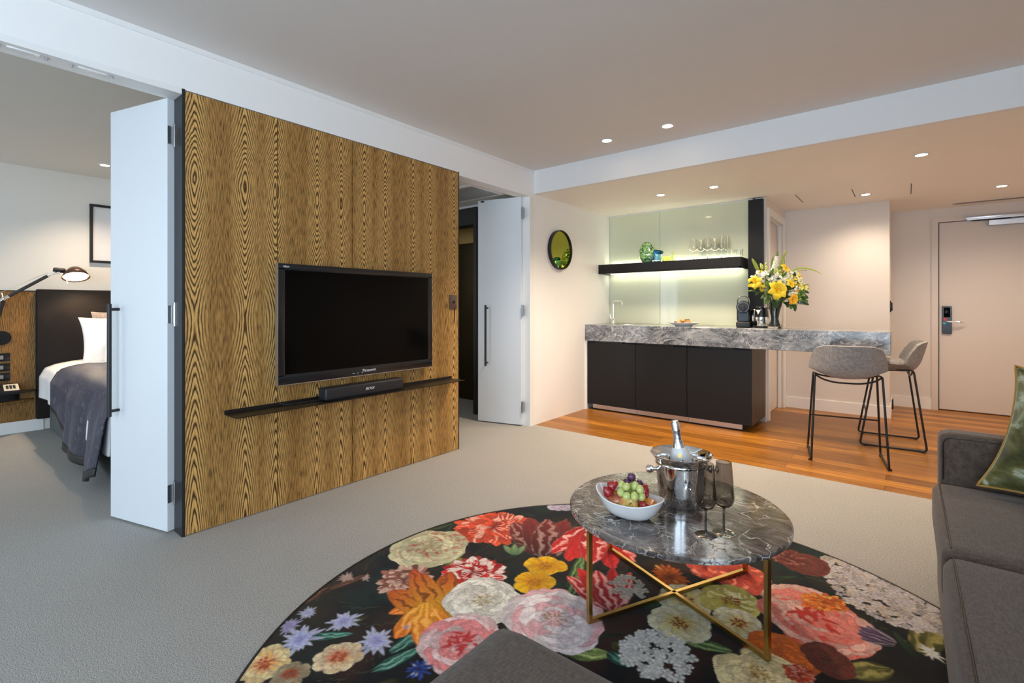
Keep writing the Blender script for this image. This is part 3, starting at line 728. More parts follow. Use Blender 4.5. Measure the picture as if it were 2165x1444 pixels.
# kettle
kt = thing('kettle', 'black and chrome glass kettle between coffee machine and flowers', 'kettle', (1.735, 5.09, ZT))
MB().lathe([(0, 0), (.058, 0), (.062, .006), (.061, .015), (0, .015)], 32).build('base', M['plastic_matt'], kt)
MB().lathe([(.0, .016), (.058, .016), (.060, .02), (.058, .10), (.0, .101)], 32).build('steel_body', M['chrome'], kt)
MB().lathe([(.0, .102), (.058, .102), (.053, .15), (.046, .185), (.048, .19), (.040, .20), (0, .202)], 32).build('black_collar', M['plastic_black'], kt)
MB().prism([(-.02, 0), (.02, 0), (0, -.045)], 0, .002, T(-.012, -.0555, .168, R(80))).build('spout_badge', M['ceramic'], kt, 0)
MB().tube(rounded([(.045, .02, .185), (.085, .035, .18), (.088, .036, .08), (.058, .025, .05)], .02), .008, 10).build('handle', M['plastic_black'], kt)
# ================================================================= LIVING ROOM
FACE_X = Matrix(((0, 0, 1, 0), (1, 0, 0, 0), (0, 1, 0, 0), (0, 0, 0, 1)))     # text x -> +Y, y -> +Z, normal -> +X
tv = thing('television', 'large black flat television on the oak panelled wall', 'television', (0, 1.88, 1.05))
MB().box(.002, .012, -.25, .25, -.15, .15).box(.012, .048, -.565, .565, -.335, .338, .006).build('back_cover', M['plastic_matt'], tv)
f = MB().box(.03, .060, -.573, .573, .307, .345, .004).box(.03, .060, -.573, .573, -.345, -.288, .004).box(.03, .060, -.573, -.533, -.30, .32, .004).box(.03, .060, .533, .573, -.30, .32, .004)
f.build('bezel', M['plastic_black'], tv)
MB().box(.04, .0565, -.535, .535, -.29, .31).build('screen', M['screen'], tv, 0)
MB().box(.028, .059, -.576, -.573, -.346, .346).box(.028, .059, -.573, .573, -.349, -.345).box(.028, .059, .573, .576, -.346, .346).build('silver_rim', M['alu'], tv, 0)
text_mesh('lettering', 'Panasonic', .026, M['logo'], tv, Matrix.Translation((.0603, .026, -.316)) @ FACE_X)
text_mesh('small_mark', 'VIERA', .014, M['logo'], tv, Matrix.Translation((.0603, -.528, .327)) @ FACE_X)
for _a, _b in ((-.10, -.085), (-.065, -.058), (-.032, -.026)): MB().box(.060, .0606, _a, _b, -.329, -.326).build('indicator_light', M['logo'], tv, 0)
sh = tag(MB().box(0, .152, 1.05, 2.705, .577, .582).box(0, .005, 1.05, 2.705, .582, .60).build('wall_shelf', M['shelf_metal'], None, 0), 'thin dark metal shelf on the oak wall below the television', 'shelf')
sb = thing('soundbar', 'short black soundbar on the thin metal shelf', 'soundbar', (.078, 1.85, .582))
MB().box(-.045, .042, -.29, .29, .004, .078, .012, 4).build('body', M['plastic_matt'], sb)
MB().box(-.035, .03, -.25, .25, 0, .004).build('feet', M['black_edge'], sb, 0)
text_mesh('lettering', 'BOSE', .022, M['logo'], sb, Matrix.Translation((.0425, .02, .042)) @ FACE_X @ Matrix(((1.25, .35, 0, 0), (0, 1, 0, 0), (0, 0, 1, 0), (0, 0, 0, 1))))
tag(MB().tube(rounded([(.055, 1.57, .587), (.05, 1.45, .586), (.03, 1.36, .586), (.012, 1.33, .60)], .05), .0035, 8).build('soundbar_cable', M['plastic_matt']), 'black cable lying on the metal shelf beside the soundbar', 'cable')

# coffee table
ct = thing('coffee_table', 'round brown marble coffee table on brass frame', 'coffee table', (2.09, 1.905, 0))
MB().lathe([(0, .338), (.402, .338), (.410, .343), (.410, .356), (.405, .360), (0, .360)], 96).build('table_top', M['emperador'], ct, 30)
A0 = R(64)
for k in range(2):
    a = A0 + k * R(90) * 1.0 + (R(2) if k else 0)
    Mx = Matrix.Rotation(a, 4, 'Z')
    f = MB()
    z0 = .0065
    f.box(-.408, .408, -.008, .008, z0 if k == 0 else z0 + .0002, .0225, .001, 1, Mx)
    f.build('cross_bar', M['gold'], ct, 0)
    for s in (-1, 1):
        MB().box(s * .400 - .008, s * .400 + .008, -.0085, .0085, .0225, .3375, .001, 1, Mx).build('leg', M['gold'], ct, 0)

# sofa with chaise
so = thing('sofa', 'charcoal fabric corner sofa with chaise', 'sofa', (2.90, 1.4, 0))
def soft(name, x0, x1, y0, y1, z0, z1, r, crown=0., m='sofa', par=so, n=14):
    M_ = Matrix.Translation(((x0 + x1) / 2 - 2.90, (y0 + y1) / 2 - 1.4, (z0 + z1) / 2))
    return MB().soft((x1 - x0) / 2, (y1 - y0) / 2, (z1 - z0) / 2, r, n, crown, M_).build(name, M[m], par, 180)
soft('base', 2.900, 3.84, -.04, 2.67, .035, .275, .02)
soft('chaise_base', 2.115, 3.0, -.04, .825, .06, .275, .02)
soft('arm', 2.908, 3.86, 2.668, 2.80, .06, .632, .035)
soft('backrest', 3.60, 3.86, -.06, 2.668, .20, .80, .05)
for a, b in ((1.922, 2.664), (.870, 1.916)):
    cq = soft('seat_cushion', 2.886, 3.62, a, b, .262, .432, .038, .010)
soft('chaise_cushion', 2.080, 3.62, -.05, .862, .262, .436, .034, .008)
for x, y in ((2.96, 2.6), (3.78, 2.6), (2.16, .78), (2.16, .05), (3.78, .05)):
    MB().lathe([(0, 0), (.016, 0), (.022, .06), (0, .06)], 12, T(x - 2.9, y - 1.4, 0)).build('leg', M['black_metal'], so)
for a, b in ((1.930, 2.656), (.866, 1.908)):
    MB().tube([(.009, a - 1.4 + .03, .4280), (.009, (a + b) / 2 - 1.4, .4300), (.009, b - 1.4 - .03, .4280)], .0024, 6).build('seam_piping', M['black_edge'], so)
MB().tube(rounded([(.022, 1.274, .44), (.022, 1.274, .612), (.9, 1.274, .612)], .03), .0025, 6).build('arm_seam', M['black_edge'], so)

def pillow(hx, hy, ht, n=26, pinch=.09, pw=2.2, wr=0.0, seed=0):
    """closed cushion, corners out and edges drawn in; local z is its thickness"""
    rnd = random.Random(seed); ph = [rnd.uniform(0, 6) for _ in range(6)]
    def pt(a, b, s):
        t = max(0.0, (1 - abs(a) ** pw) * (1 - abs(b) ** pw)) ** .55
        x = a * hx * (1 - pinch * (1 - b * b) * abs(a)); y = b * hy * (1 - pinch * (1 - a * a) * abs(b))
        w = wr * t * (math.sin(a * 9 + b * 5 + ph[0]) * math.sin(b * 7 - a * 4 + ph[1]) + .6 * math.sin(a * 15 - b * 11 + ph[2]))
        return (x, y, s * (ht * t + w * .5) + wr * .6 * math.sin(a * 5 + ph[3]) * math.sin(b * 4 + ph[4]))
    mb = MB()
    g = lambda u: math.copysign(abs(2 * u - 1) ** .8, 2 * u - 1)
    mb.sheet(lambda u, v: pt(g(u), g(v), 1), n, n); mb.sheet(lambda u, v: pt(g(1 - u), g(v), -1), n, n)
    bmesh.ops.remove_doubles(mb.bm, verts=mb.bm.verts, dist=1e-5)
    edge = []
    for i in range(n): edge.append(pt(g(i / n), -1, 1))
    for i in range(n): edge.append(pt(1, g(i / n), 1))
    for i in range(n): edge.append(pt(g(1 - i / n), 1, 1))
    for i in range(n): edge.append(pt(-1, g(1 - i / n), 1))
    return mb, edge
mb, edge = pillow(.25, .25, .085, 34, .15, 2.0, .012, 3)
cu = mb.build('velvet_cushion', M['velvet'], None, 180)
MB().tube(edge, .0042, 8, closed=True).build('piping', M['piping'], cu)
tag(cu, 'green velvet cushion with mustard piping leaning on the sofa arm', 'cushion')
e2 = Vector((.98, -.18, -.02)).normalized(); e1 = Vector((.40, .30, .86)).normalized(); e3 = e2.cross(e1).normalized()
c0 = Vector((2.962, 2.530, .452)) + e2 * .25 + e1 * .25
cu.matrix_world = Matrix((( e2.x, e1.x, e3.x, c0.x), (e2.y, e1.y, e3.y, c0.y), (e2.z, e1.z, e3.z, c0.z), (0, 0, 0, 1)))

# bar stools
def bar_stool(label, loc, rz):
    t = thing('bar_stool', label, 'bar stool', loc, rz, 'linen bar stools at the stone bar')
    prof = [(.215, .628, .190), (.19, .640, .200), (.10, .628, .216), (-.02, .612, .230), (-.10, .611, .242), (-.160, .632, .252), (-.196, .685, .256), (-.216, .745, .248), (-.232, .805, .232), (-.245, .862, .212)]
    def interp(v):
        f = v * (len(prof) - 1); i = min(int(f), len(prof) - 2); k = f - i
        # Catmull-Rom
        p = [prof[max(i - 1, 0)], prof[i], prof[i + 1], prof[min(i + 2, len(prof) - 1)]]
        return [0.5 * (2 * p[1][c] + (p[2][c] - p[0][c]) * k + (2 * p[0][c] - 5 * p[1][c] + 4 * p[2][c] - p[3][c]) * k * k + (3 * p[1][c] - p[0][c] - 3 * p[2][c] + p[3][c]) * k ** 3) for c in range(3)]
    def fn(u, v):
        a = 2 * u - 1; y, z, w = interp(v)
        k = max(0.0, min(1.0, (v - .30) / .42)); b = k * k * (3 - 2 * k); q = abs(a)
        x = a * w * (1 - .04 * q * q)
        rise = q ** 2.4 * .070 * (1 - b) * min(1, .35 + v * 3)
        fwd = q ** 2.2 * .115 * b * (1 - .30 * max(0, (v - .75) / .25))
        drop = .026 * q ** 6 * max(0, (v - .85) / .15) + .03 * q ** 8 * max(0, 1 - v / .12)
        return (x, y + fwd, z + rise - drop + .030 * q ** 2 * 4 * b * (1 - b))
    MB().sheet(fn, 28, 36, None, .020).build('seat_shell', M['stool'], t, 60)
    for s in (-1, 1):
        MB().tube(rounded([(s * .205, -.135, .642), (s * .232, -.215, .010), (s * .240, .215, .010), (s * .205, .115, .628)], .028, 5, True), .0075, 8, closed=True).build('leg_frame', M['black_metal'], t, 180)
        for y_ in (-.19, .18): MB().box(s * .239 - .011, s * .239 + .011, y_ - .012, y_ + .012, 0, .012).build('glide', M['plastic_matt'], t, 0)
    MB().tube([(-.226, .171, .275), (.226, .171, .275)], .0065, 8).build('footrest', M['black_metal'], t)
    MB().tube(rounded([(-.205, -.13, .640), (-.16, -.128, .606), (-.08, -.125, .584), (.08, -.125, .584), (.16, -.128, .606), (.205, -.13, .640)], .05), .0065, 8).tube(rounded([(-.205, .11, .626), (-.16, .11, .606), (-.08, .11, .596), (.08, .11, .596), (.16, .11, .606), (.205, .11, .626)], .05), .0065, 8).build('seat_support', M['black_metal'], t)
    return t
bar_stool('grey linen bar stool with its back to the living room', (2.45, 4.47, 0), R(9.5))
bar_stool('grey linen bar stool at the end of the stone bar', (2.70, 5.225, 0), R(95))
# ================================================================= BEDROOM
hb = tag(MB().box(-3.499, -3.42, .747, 2.75, .11, 1.31, .008, 3).build('headboard', M['black_leather']), 'tall dark brown leather headboard behind the bed', 'headboard')
bp = thing('oak_wainscot', 'golden oak wall panel beside the leather headboard', 'wall panel', (-3.5, .1, 0))
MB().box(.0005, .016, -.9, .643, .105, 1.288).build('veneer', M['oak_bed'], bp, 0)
MB().box(.0005, .018, -.9, .643, 1.288, 1.297).build('black_top_edge', M['black_edge'], bp, 0)
bd = thing('bed', 'double bed with white linen and grey green base', 'bed', (-3.41, .83, 0))
MB().box(0, 2.50, 0, 1.80, .008, .29, .02, 3).build('base', M['bedbase'], bd)
def duvet(u, v):
    x = u * 2.50; a = v
    hem = .30 + .03 * math.sin(u * 4 + 1.0) - .02 * u
    if a < .42:
        k = a / .42; y = -.060 - .012 * math.sin(u * 34) * (1 - k); z = hem + (.575 - hem) * k
        if k > .7: y += (k - .7) / .3 * .035
    else:
        k = (a - .42) / .58; y = -.022 + k * 1.85; z = .575 + .045 * min(1, k * 8) ** .5 + .006 * math.sin(u * 17 + k * 9)
    return (x + .005, y, z)
MB().sheet(duvet, 60, 50, None, -.012).build('duvet', M['linen'], bd, 180)
MB().box(.01, 2.49, .01, 1.79, .29, .565, .05, 4).build('mattress', M['linen'], bd)
# crushed velvet throw over the bed's near corner
def throw(u, v):
    x = -2.70 + u * 1.84
    top = .642
    H_ = [(0, .335), (.14, .285), (.22, .235), (.30, .165), (.55, .105), (.80, .050), (.90, .095), (1.0, .16)]
    for (a0, b0), (a1, b1) in zip(H_, H_[1:]):
        if a0 <= u <= a1 + 1e-9: hem = b0 + (b1 - b0) * (u - a0) / (a1 - a0)
    if v < .5:
        k = v / .5; amp = min(1, .15 + u * 1.6)
        fold = amp * (.016 * math.sin(u * 34) + .034 * math.sin(u * 15 + .5)) * (1 - k) ** .8
        y = .830 - .078 - fold - .05 * (1 - k) * u; z = hem + (.585 - hem) * k
        x += amp * .02 * math.sin(u * 30 + 1) * (1 - k)
        if k > .75: y += (k - .75) / .25 * .030
    else:
        k = (v - .5) / .5; y = .782 + k * 1.2; z = .585 + (top - .585) * min(1, k * 7) ** .5 + .004 * math.sin(u * 19 + k * 13) + .010
        x += .24 * k * (1 - u)
    return (x, y, z)
th = tag(MB().sheet(lambda u, v: throw(.012 + .988 * u, .055 + .945 * v), 110, 70, None, -.010).build('bed_throw', M['throw'], None, 180), 'dark blue crushed velvet throw hanging over the bed side', 'throw')
MB().sheet(lambda u, v: throw(u, .057 * v), 110, 4, None, -.011).sheet(lambda u, v: throw(.0125 * u, .055 + .945 * v), 3, 60, None, -.011).build('hem', M['black_edge'], th, 180)
def put_pillow(name, label, cat, m, hx, hy, ht, loc, rx, rz, seed, wr=.006, group=None, tilt=0):
    mb, _ = pillow(hx, hy, ht, 24, .08, 2.2, wr, seed)
    o = mb.build(name, M[m], None, 180); tag(o, label, cat, group)
    # local z (thickness) faces +X, local x runs along +Y, local y upwards
    o.matrix_world = Matrix.Translation(loc) @ Matrix.Rotation(rz, 4, 'Z') @ Matrix.Rotation(rx, 4, 'Y') @ FACE_X @ Matrix.Rotation(tilt, 4, 'Z')
    return o
put_pillow('cushion', 'mushroom grey velvet cushion behind white pillows', 'cushion', 'greyvelvet', .26, .26, .055, (-3.350, 1.395, .855), R(-8), 0, 1, .010, tilt=R(3))
put_pillow('pillow', 'white pillow leaning on the headboard, the rear one', 'pillow', 'linen', .36, .23, .075, (-3.215, 1.370, .825), R(-16), R(2), 2)
put_pillow('pillow', 'white pillow in front of the other white pillow', 'pillow', 'linen', .33, .21, .075, (-3.03, 1.47, .815), R(-18), R(-2), 5)
pf = thing('picture_frame', 'black framed pale picture above the bed', 'picture', (-3.5, 1.44, 1.877))
m_ = MB().box(.001, .03, -.308, -.285, -.291, .291).box(.001, .03, .285, .308, -.291, .291).box(.001, .03, -.285, .285, .268, .291).box(.001, .03, -.285, .285, -.291, -.268)
m_.build('frame', M['black_edge'], pf, 0); MB().box(.001, .012, -.285, .285, -.268, .268).build('picture_sheet', M['paper'], pf, 0)
# bedside shelf, two tiers
def halfdisc(cy, rx, ry, n=24):
    return [(rx * math.sin(PI * i / n), cy - ry * math.cos(PI * i / n)) for i in range(n + 1)]
bs = thing('bedside_shelf', 'rounded two tier bedside shelf on the oak panel', 'bedside shelf', (-3.483, 0, 0))
MB().prism(halfdisc(.34, .22, .43), .378, .386).build('upper_tier', M['shelf_metal'], bs, 0)
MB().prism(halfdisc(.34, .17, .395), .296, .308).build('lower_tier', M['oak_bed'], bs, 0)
MB().prism(halfdisc(.34, .10, .30), .308, .378).build('riser', M['black_edge'], bs, 0)
# phone
ph = thing('telephone', 'black desk telephone with cream keypad plate', 'telephone', (-3.375, .53, .386))
wedge = [(-.075, 0), (.085, 0), (.085, .018), (-.045, .075), (-.075, .075)]
MB().prism(wedge, -.075, .10, T(rx=R(90), z=0) @ Matrix.Scale(-1, 4, (0, 0, 1))).build('body', M['plastic_black'], ph, 0)
sl = math.atan2(-.057, .13)
MB().box(-.055, .055, -.002, .092, 0, .003, M=T(.022, 0, .0475, 0, -sl)).build('keypad_plate', mat('cream_plate', (.70, .64, .52), .5), ph, 0)
k_ = MB()
for i in range(3):
    for j in range(4): k_.box(-.030 + j * .016, -.020 + j * .016, .012 + i * .022, .028 + i * .022, .003, .006, M=T(.022, 0, .0475, 0, -sl))
k_.build('keys', M['plastic_matt'], ph, 0)
MB().tube(rounded([(-.06, -.05, .075), (-.03, -.05, .105), (.04, -.05, .075), (.075, -.05, .035)], .03), [.016, .016] + [.015] * 10 + [.016, .018], 10).build('handset', M['plastic_black'], ph)
MB().tube([(.05 + .012 * math.cos(i * .9), -.06 + i * .0035, .008 + .010 * abs(math.sin(i * .9))) for i in range(60)], .0028, 6).build('coiled_cord', M['plastic_black'], ph)
for z, lb in ((.695, 'top black switch plate of the three beside the bed'), (.605, 'middle black switch plate of the three beside the bed'), (.520, 'lowest black switch plate, just above telephone')):
    p = thing('wall_socket', lb, 'switch', (-3.484, .515, z), 0, 'bedside switch plates')
    MB().box(0, .010, -.065, .065, -.036, .036, .002).build('plate', M['plastic_black'], p)
    MB().box(.010, .014, -.035, .022, -.018, .016, .001).build('rocker', M['socket'], p)
# swing arm lamp
lp = thing('reading_lamp', 'black swing arm reading lamp over the bedside shelf', 'lamp', (-3.484, .525, .87))
MB().cyl(.062, 0, .022, 32, T(0, 0, 0, 0, R(90)), .004).build('wall_plate', M['plastic_black'], lp)
J0 = Vector((.10, -.045, .02)); J1 = Vector((.184, 0.0, .346)); J2 = Vector((.232, .275, .560)); J3 = Vector((.262, .350, .595))
MB().tube([(.02, -.02, 0), J0 + Vector((0, 0, -.08))], .008, 8).tube([J0 + Vector((0, 0, -.10)), J0 + Vector((0, 0, .10))], .016, 12).build('pivot', M['chrome'], lp)
MB().tube([J0 + Vector((0, 0, .08)), J1], .014, 12).build('lower_arm', M['plastic_matt'], lp)
MB().ball(.018, Matrix.Translation(J1)).tube([J1 - Vector((.0, .05, .03)), J1 + (J2 - J1) * .12], .012, 10).tube([J1 + Vector((0, -.01, .05)), J1 + Vector((0, .0, 0))], .006, 8).build('elbow', M['chrome'], lp)
MB().tube([J1 + (J2 - J1) * .11, J2], .0135, 12).build('upper_arm', M['plastic_matt'], lp)
MB().tube([J1 + Vector((0, -.02, .055)), J2 + Vector((0, 0, .028))], .0012, 6).build('tension_wire', M['chrome'], lp)
MB().tube([J2, J3], .009, 10).ball(.014, Matrix.Translation(J2)).build('head_joint', M['chrome'], lp)
hd = MB().lathe([(0, .0), (.018, 0), (.022, .02), (.022, .075), (.014, .085), (0, .085)], 18, aim(J3 + Vector((-.01, -.045, .022)), (.1, 1, -.10))).build('lamp_socket', M['plastic_matt'], lp)
HC = J3 + Vector((.02, .105, -.012))
HM = aim(HC, (.42, .02, -.88)) @ Matrix.Scale(.90, 4)
shade_m = mat('warm_anodised_shade', (.10, .055, .035), .35, .6)
MB().lathe([(.020, -.070), (.050, -.060), (.085, -.020), (.112, .040), (.109, .040), (.082, -.018), (.048, -.056), (.0, -.066), (.0, -.070)], 40, HM).build('lamp_shade', shade_m, lp, 180)
MB().lathe([(0, -.03), (.045, -.025), (.075, .005), (.094, .034), (.0, .038)], 32, HM).build('bulb', emit('reading_bulb_glow', (1.0, .80, .55), 12.0), lp, 180)
MB().tube([HM @ Vector((-.06, -.06, .035)), HM @ Vector((-.06, -.06, .085))], .003, 6).build('pull_pin', M['ceramic'], lp)
spot(tuple(Vector(lp.location) + HC + Vector((.01, .01, -.05))), 6, (1.0, .72, .42), 140, .6, tuple(Vector(lp.location) + HC + Vector((.1, .15, -1))), .03, 'reading_lamp_beam')
# ================================================================= RUG
# kind, centre x, centre y, half width, half depth, direction, palette of every printed flower
RUG_FLOWERS = [
    ('leafdark', 0.879, 1.676, 0.107, 0.146, 1.12, 'green'),
    ('carn', 1.147, 1.906, 0.202, 0.194, None, 'redorange'),
    ('tulip', 1.407, 2.002, 0.207, 0.214, 2.13, 'darkred'),
    ('peony', 1.038, 1.552, 0.168, 0.161, None, 'cream'),
    ('leaf', 1.226, 1.539, 0.087, 0.125, -0.03, 'olive'),
    ('carn', 1.173, 1.303, 0.111, 0.108, None, 'brownpink'),
    ('bud', 1.406, 1.792, 0.037, 0.07, None, 'bud'),
    ('carn', 1.356, 1.525, 0.147, 0.123, None, 'redwhite'),
    ('lily', 1.361, 1.267, 0.094, 0.139, -1.89, 'orange'),
    ('lily', 1.331, 1.294, 0.125, 0.184, 2.74, 'orange2'),
    ('lily', 1.445, 1.172, 0.09, 0.119, -0.78, 'orange'),
    ('butter', 1.566, 1.763, 0.096, 0.078, None, 'yellow'),
    ('butter', 1.608, 1.628, 0.094, 0.083, None, 'yellow'),
    ('rose', 1.519, 1.406, 0.138, 0.135, None, 'white'),
    ('peony', 1.802, 1.487, 0.169, 0.163, None, 'whitepink'),
    ('rose', 1.625, 1.184, 0.125, 0.135, None, 'pink'),
    ('star', 1.184, 0.846, 0.071, 0.083, None, 'blue'),
    ('star', 1.396, 1.005, 0.069, 0.078, None, 'blue'),
    ('star', 1.215, 0.993, 0.064, 0.067, None, 'blue'),
    ('star', 1.069, 0.938, 0.037, 0.045, None, 'blue'),
    ('star', 1.088, 0.857, 0.039, 0.048, None, 'violet'),
    ('anem', 1.364, 0.882, 0.08, 0.075, None, 'cream_orange'),
    ('anem', 1.207, 0.718, 0.083, 0.092, None, 'yellow_orange'),
    ('anem', 1.314, 0.747, 0.059, 0.053, None, 'dark_cream'),
    ('corn', 1.61, 1.011, 0.046, 0.051, None, 'deepblue'),
    ('leaf', 1.241, 0.911, 0.038, 0.093, 0.83, 'teal'),
    ('leaf', 1.483, 1.106, 0.053, 0.102, 1.5, 'teal'),
    ('leaf', 1.524, 0.994, 0.046, 0.089, 1.36, 'teal'),
    ('tulip', 1.638, 2.066, 0.195, 0.212, -1.15, 'redwhite'),
    ('tulip', 1.844, 1.778, 0.126, 0.156, 2.29, 'redwhite'),
    ('leaf', 1.706, 1.803, 0.059, 0.167, 1.96, 'green'),
    ('gerb', 2.028, 2.02, 0.082, 0.102, None, 'orange'),
    ('poppy', 2.136, 2.198, 0.093, 0.103, None, 'coral'),
    ('poppy', 2.253, 2.211, 0.112, 0.131, None, 'coral'),
    ('clus', 1.919, 1.839, 0.067, 0.086, None, 'tinywhite'),
    ('anem2', 2.136, 1.904, 0.092, 0.094, None, 'whiteyellow'),
    ('anem2', 2.166, 1.747, 0.102, 0.097, None, 'whiteyellow'),
    ('anem2', 2.275, 2.004, 0.103, 0.109, None, 'yellowgreen'),
    ('anem2', 2.332, 1.881, 0.077, 0.086, None, 'whiteyellow'),
    ('clus', 2.162, 1.542, 0.117, 0.113, None, 'white'),
    ('leaf', 2.282, 1.691, 0.053, 0.086, 0.28, 'green'),
    ('leaf', 1.984, 1.404, 0.067, 0.073, 0.54, 'lime'),
    ('leaf', 2.075, 1.445, 0.044, 0.046, -0.11, 'teal'),
    ('peony', 2.54, 2.083, 0.156, 0.188, None, 'pinkred'),
    ('carn', 2.557, 2.221, 0.084, 0.06, None, 'orange'),
    ('peony', 2.482, 1.801, 0.101, 0.104, None, 'orange'),
    ('peony', 2.448, 1.668, 0.129, 0.079, None, 'cream2'),
    ('clus', 2.622, 2.541, 0.122, 0.135, None, 'lilacwhite'),
    ('clus', 2.723, 2.417, 0.159, 0.218, None, 'lilacwhite'),
    ('clus', 2.824, 2.391, 0.081, 0.168, None, 'lilacwhite'),
    ('tulip', 2.72, 2.104, 0.063, 0.056, 3.07, 'purple'),
    ('leaf', 2.867, 2.238, 0.09, 0.154, 1.44, 'olive'),
    ('leaf', 2.705, 1.882, 0.077, 0.089, -2.34, 'olive'),
    ('rose', 2.451, 2.502, 0.095, 0.093, None, 'browndark'),
    ('carn', 2.374, 2.518, 0.086, 0.072, None, 'browndark'),
    ('leaf', 2.224, 2.568, 0.062, 0.084, 0.45, 'olive'),
    ('star', 2.867, 2.12, 0.031, 0.043, None, 'white'),
    ('leaf', 1.472, 2.335, 0.077, 0.12, -0.15, 'olive'),
    ('star', 1.419, 1.117, 0.017, 0.018, None, 'violet'),
    ('leaf', 1.004, 1.144, 0.041, 0.085, -1.72, 'brown'),
    ('star', 0.97, 1.162, 0.036, 0.038, None, 'dustypink'),
    ('star', 1.035, 1.21, 0.026, 0.03, None, 'dustypink'),
    ('leaf', 0.968, 1.009, 0.078, 0.085, -1.42, 'brown'),
    ('leaf', 1.788, 1.155, 0.06, 0.064, 0.2, 'green'),
    ('carn', 2.545, 1.741, 0.044, 0.045, None, 'redorange'),
    ('rose', 2.607, 1.868, 0.061, 0.075, None, 'browndark'),
    ('peony', 1.284, 2.343, 0.081, 0.039, None, 'violetw'),
]
RC = (2.126, 1.479); RR = 1.247
def make_rug():
    st = .0036; n = int(2 * RR / st) + 1
    ax = (np.arange(n) - (n - 1) / 2) * st
    GX, GY = np.meshgrid(ax, ax, indexing='ij')
    rs = np.random.RandomState(11)
    def vnoise(cell, oct=3):
        out = np.zeros((n, n)); amp = 1.0; tot = 0
        for o in range(oct):
            m = int(n / cell) + 3; g = rs.rand(m, m); q = np.arange(n) / cell
            i = q.astype(int); f = q - i; f = f * f * (3 - 2 * f)
            a = g[i][:, i]; b = g[i + 1][:, i]; c = g[i][:, i + 1]; d = g[i + 1][:, i + 1]
            fx = f[:, None]; fy = f[None, :]
            out += amp * ((a * (1 - fx) + b * fx) * (1 - fy) + (c * (1 - fx) + d * fx) * fy); tot += amp
            amp *= .55; cell = max(2, cell / 2)
        return out / tot
    N1, N2, N3 = vnoise(40), vnoise(14), vnoise(90, 4)
    NF = rs.rand(n, n)
    img = np.zeros((n, n, 3))
    lin = lambda c: (np.array(c, float) / 255.0) ** 2.2
    base = lin((20, 21, 23)); img[:] = base
    def wash(col, mask): img[:] = img * (1 - mask[..., None]) + lin(col) * mask[..., None]
    wash((52, 44, 30), np.clip((N3 - .52) * 3, 0, .8)); wash((26, 46, 40), np.clip((N1 - .56) * 3.5, 0, .7)); wash((60, 34, 24), np.clip((vnoise(70) - .58) * 4, 0, .7))
    def win(cx, cy, r):
        i0 = max(0, int((cx - RC[0] - r) / st + (n - 1) / 2)); i1 = min(n, int((cx - RC[0] + r) / st + (n - 1) / 2) + 2)
        j0 = max(0, int((cy - RC[1] - r) / st + (n - 1) / 2)); j1 = min(n, int((cy - RC[1] + r) / st + (n - 1) / 2) + 2)
        return slice(i0, i1), slice(j0, j1)
    def put(s, col, a):
        img[s] = img[s] * (1 - a[..., None]) + col * a[..., None]
    def petal(px, py, ang, L, W, c0, c1, streak=None, sn=.35, edge=.0, pw=.75, wob=.10, blunt=.55, dark=.45, ss=.85):
        """one petal from (px,py) along ang; c0 at its base, c1 at its tip, with streaks and a darker base"""
        s = win(px + math.cos(ang) * L / 2, py + math.sin(ang) * L / 2, max(L, W) * .75)
        if s[0].start >= s[0].stop or s[1].start >= s[1].stop: return
        dx = GX[s] + RC[0] - px; dy = GY[s] + RC[1] - py
        u = (dx * math.cos(ang) + dy * math.sin(ang)) / L; v = (-dx * math.sin(ang) + dy * math.cos(ang)) / (W / 2)
        u = u + (N2[s] - .5) * wob; v = v + (N1[s] - .5) * wob
        sh = np.where((u > 0) & (u < 1), np.clip(np.sin(PI * np.clip(u, 0, 1) ** pw), 0, 1) ** blunt, 0)
        d = (sh - np.abs(v)) * (W / 2) / st
        a = np.clip(d / 1.5 + .3, 0, 1) * (sh > 0)
        t = np.clip(u, 0, 1)[..., None]
        col = lin(c0) * (1 - t) + lin(c1) * t
        ln = np.sin((v / (sh + .25)) * 9 + N2[s] * 9) * .5 + .5
        if streak is not None:
            k = np.clip((ln * .7 + N2[s] * .6 - .62) * 2.6, 0, 1) * np.clip(1.15 - np.abs(u - .55), 0, 1)
            col = col * (1 - k[..., None] * ss) + lin(streak) * k[..., None] * ss
        col = col * (1 - sn + 2 * sn * (.45 * ln + .35 * N2[s] + .2 * NF[s]))[..., None]
        if dark: col = col * (1 - dark * np.clip(1 - d * st / .009, 0, 1) * .75)[..., None] 
        if edge: 
            k = np.clip(1 - d * st / .006, 0, 1) * edge; col = col * (1 - k[..., None]) + lin((245, 238, 225)) * k[..., None]
        put(s, col, a)
    RV, DV = np.array((.778, .628)), np.array((-.628, .778))
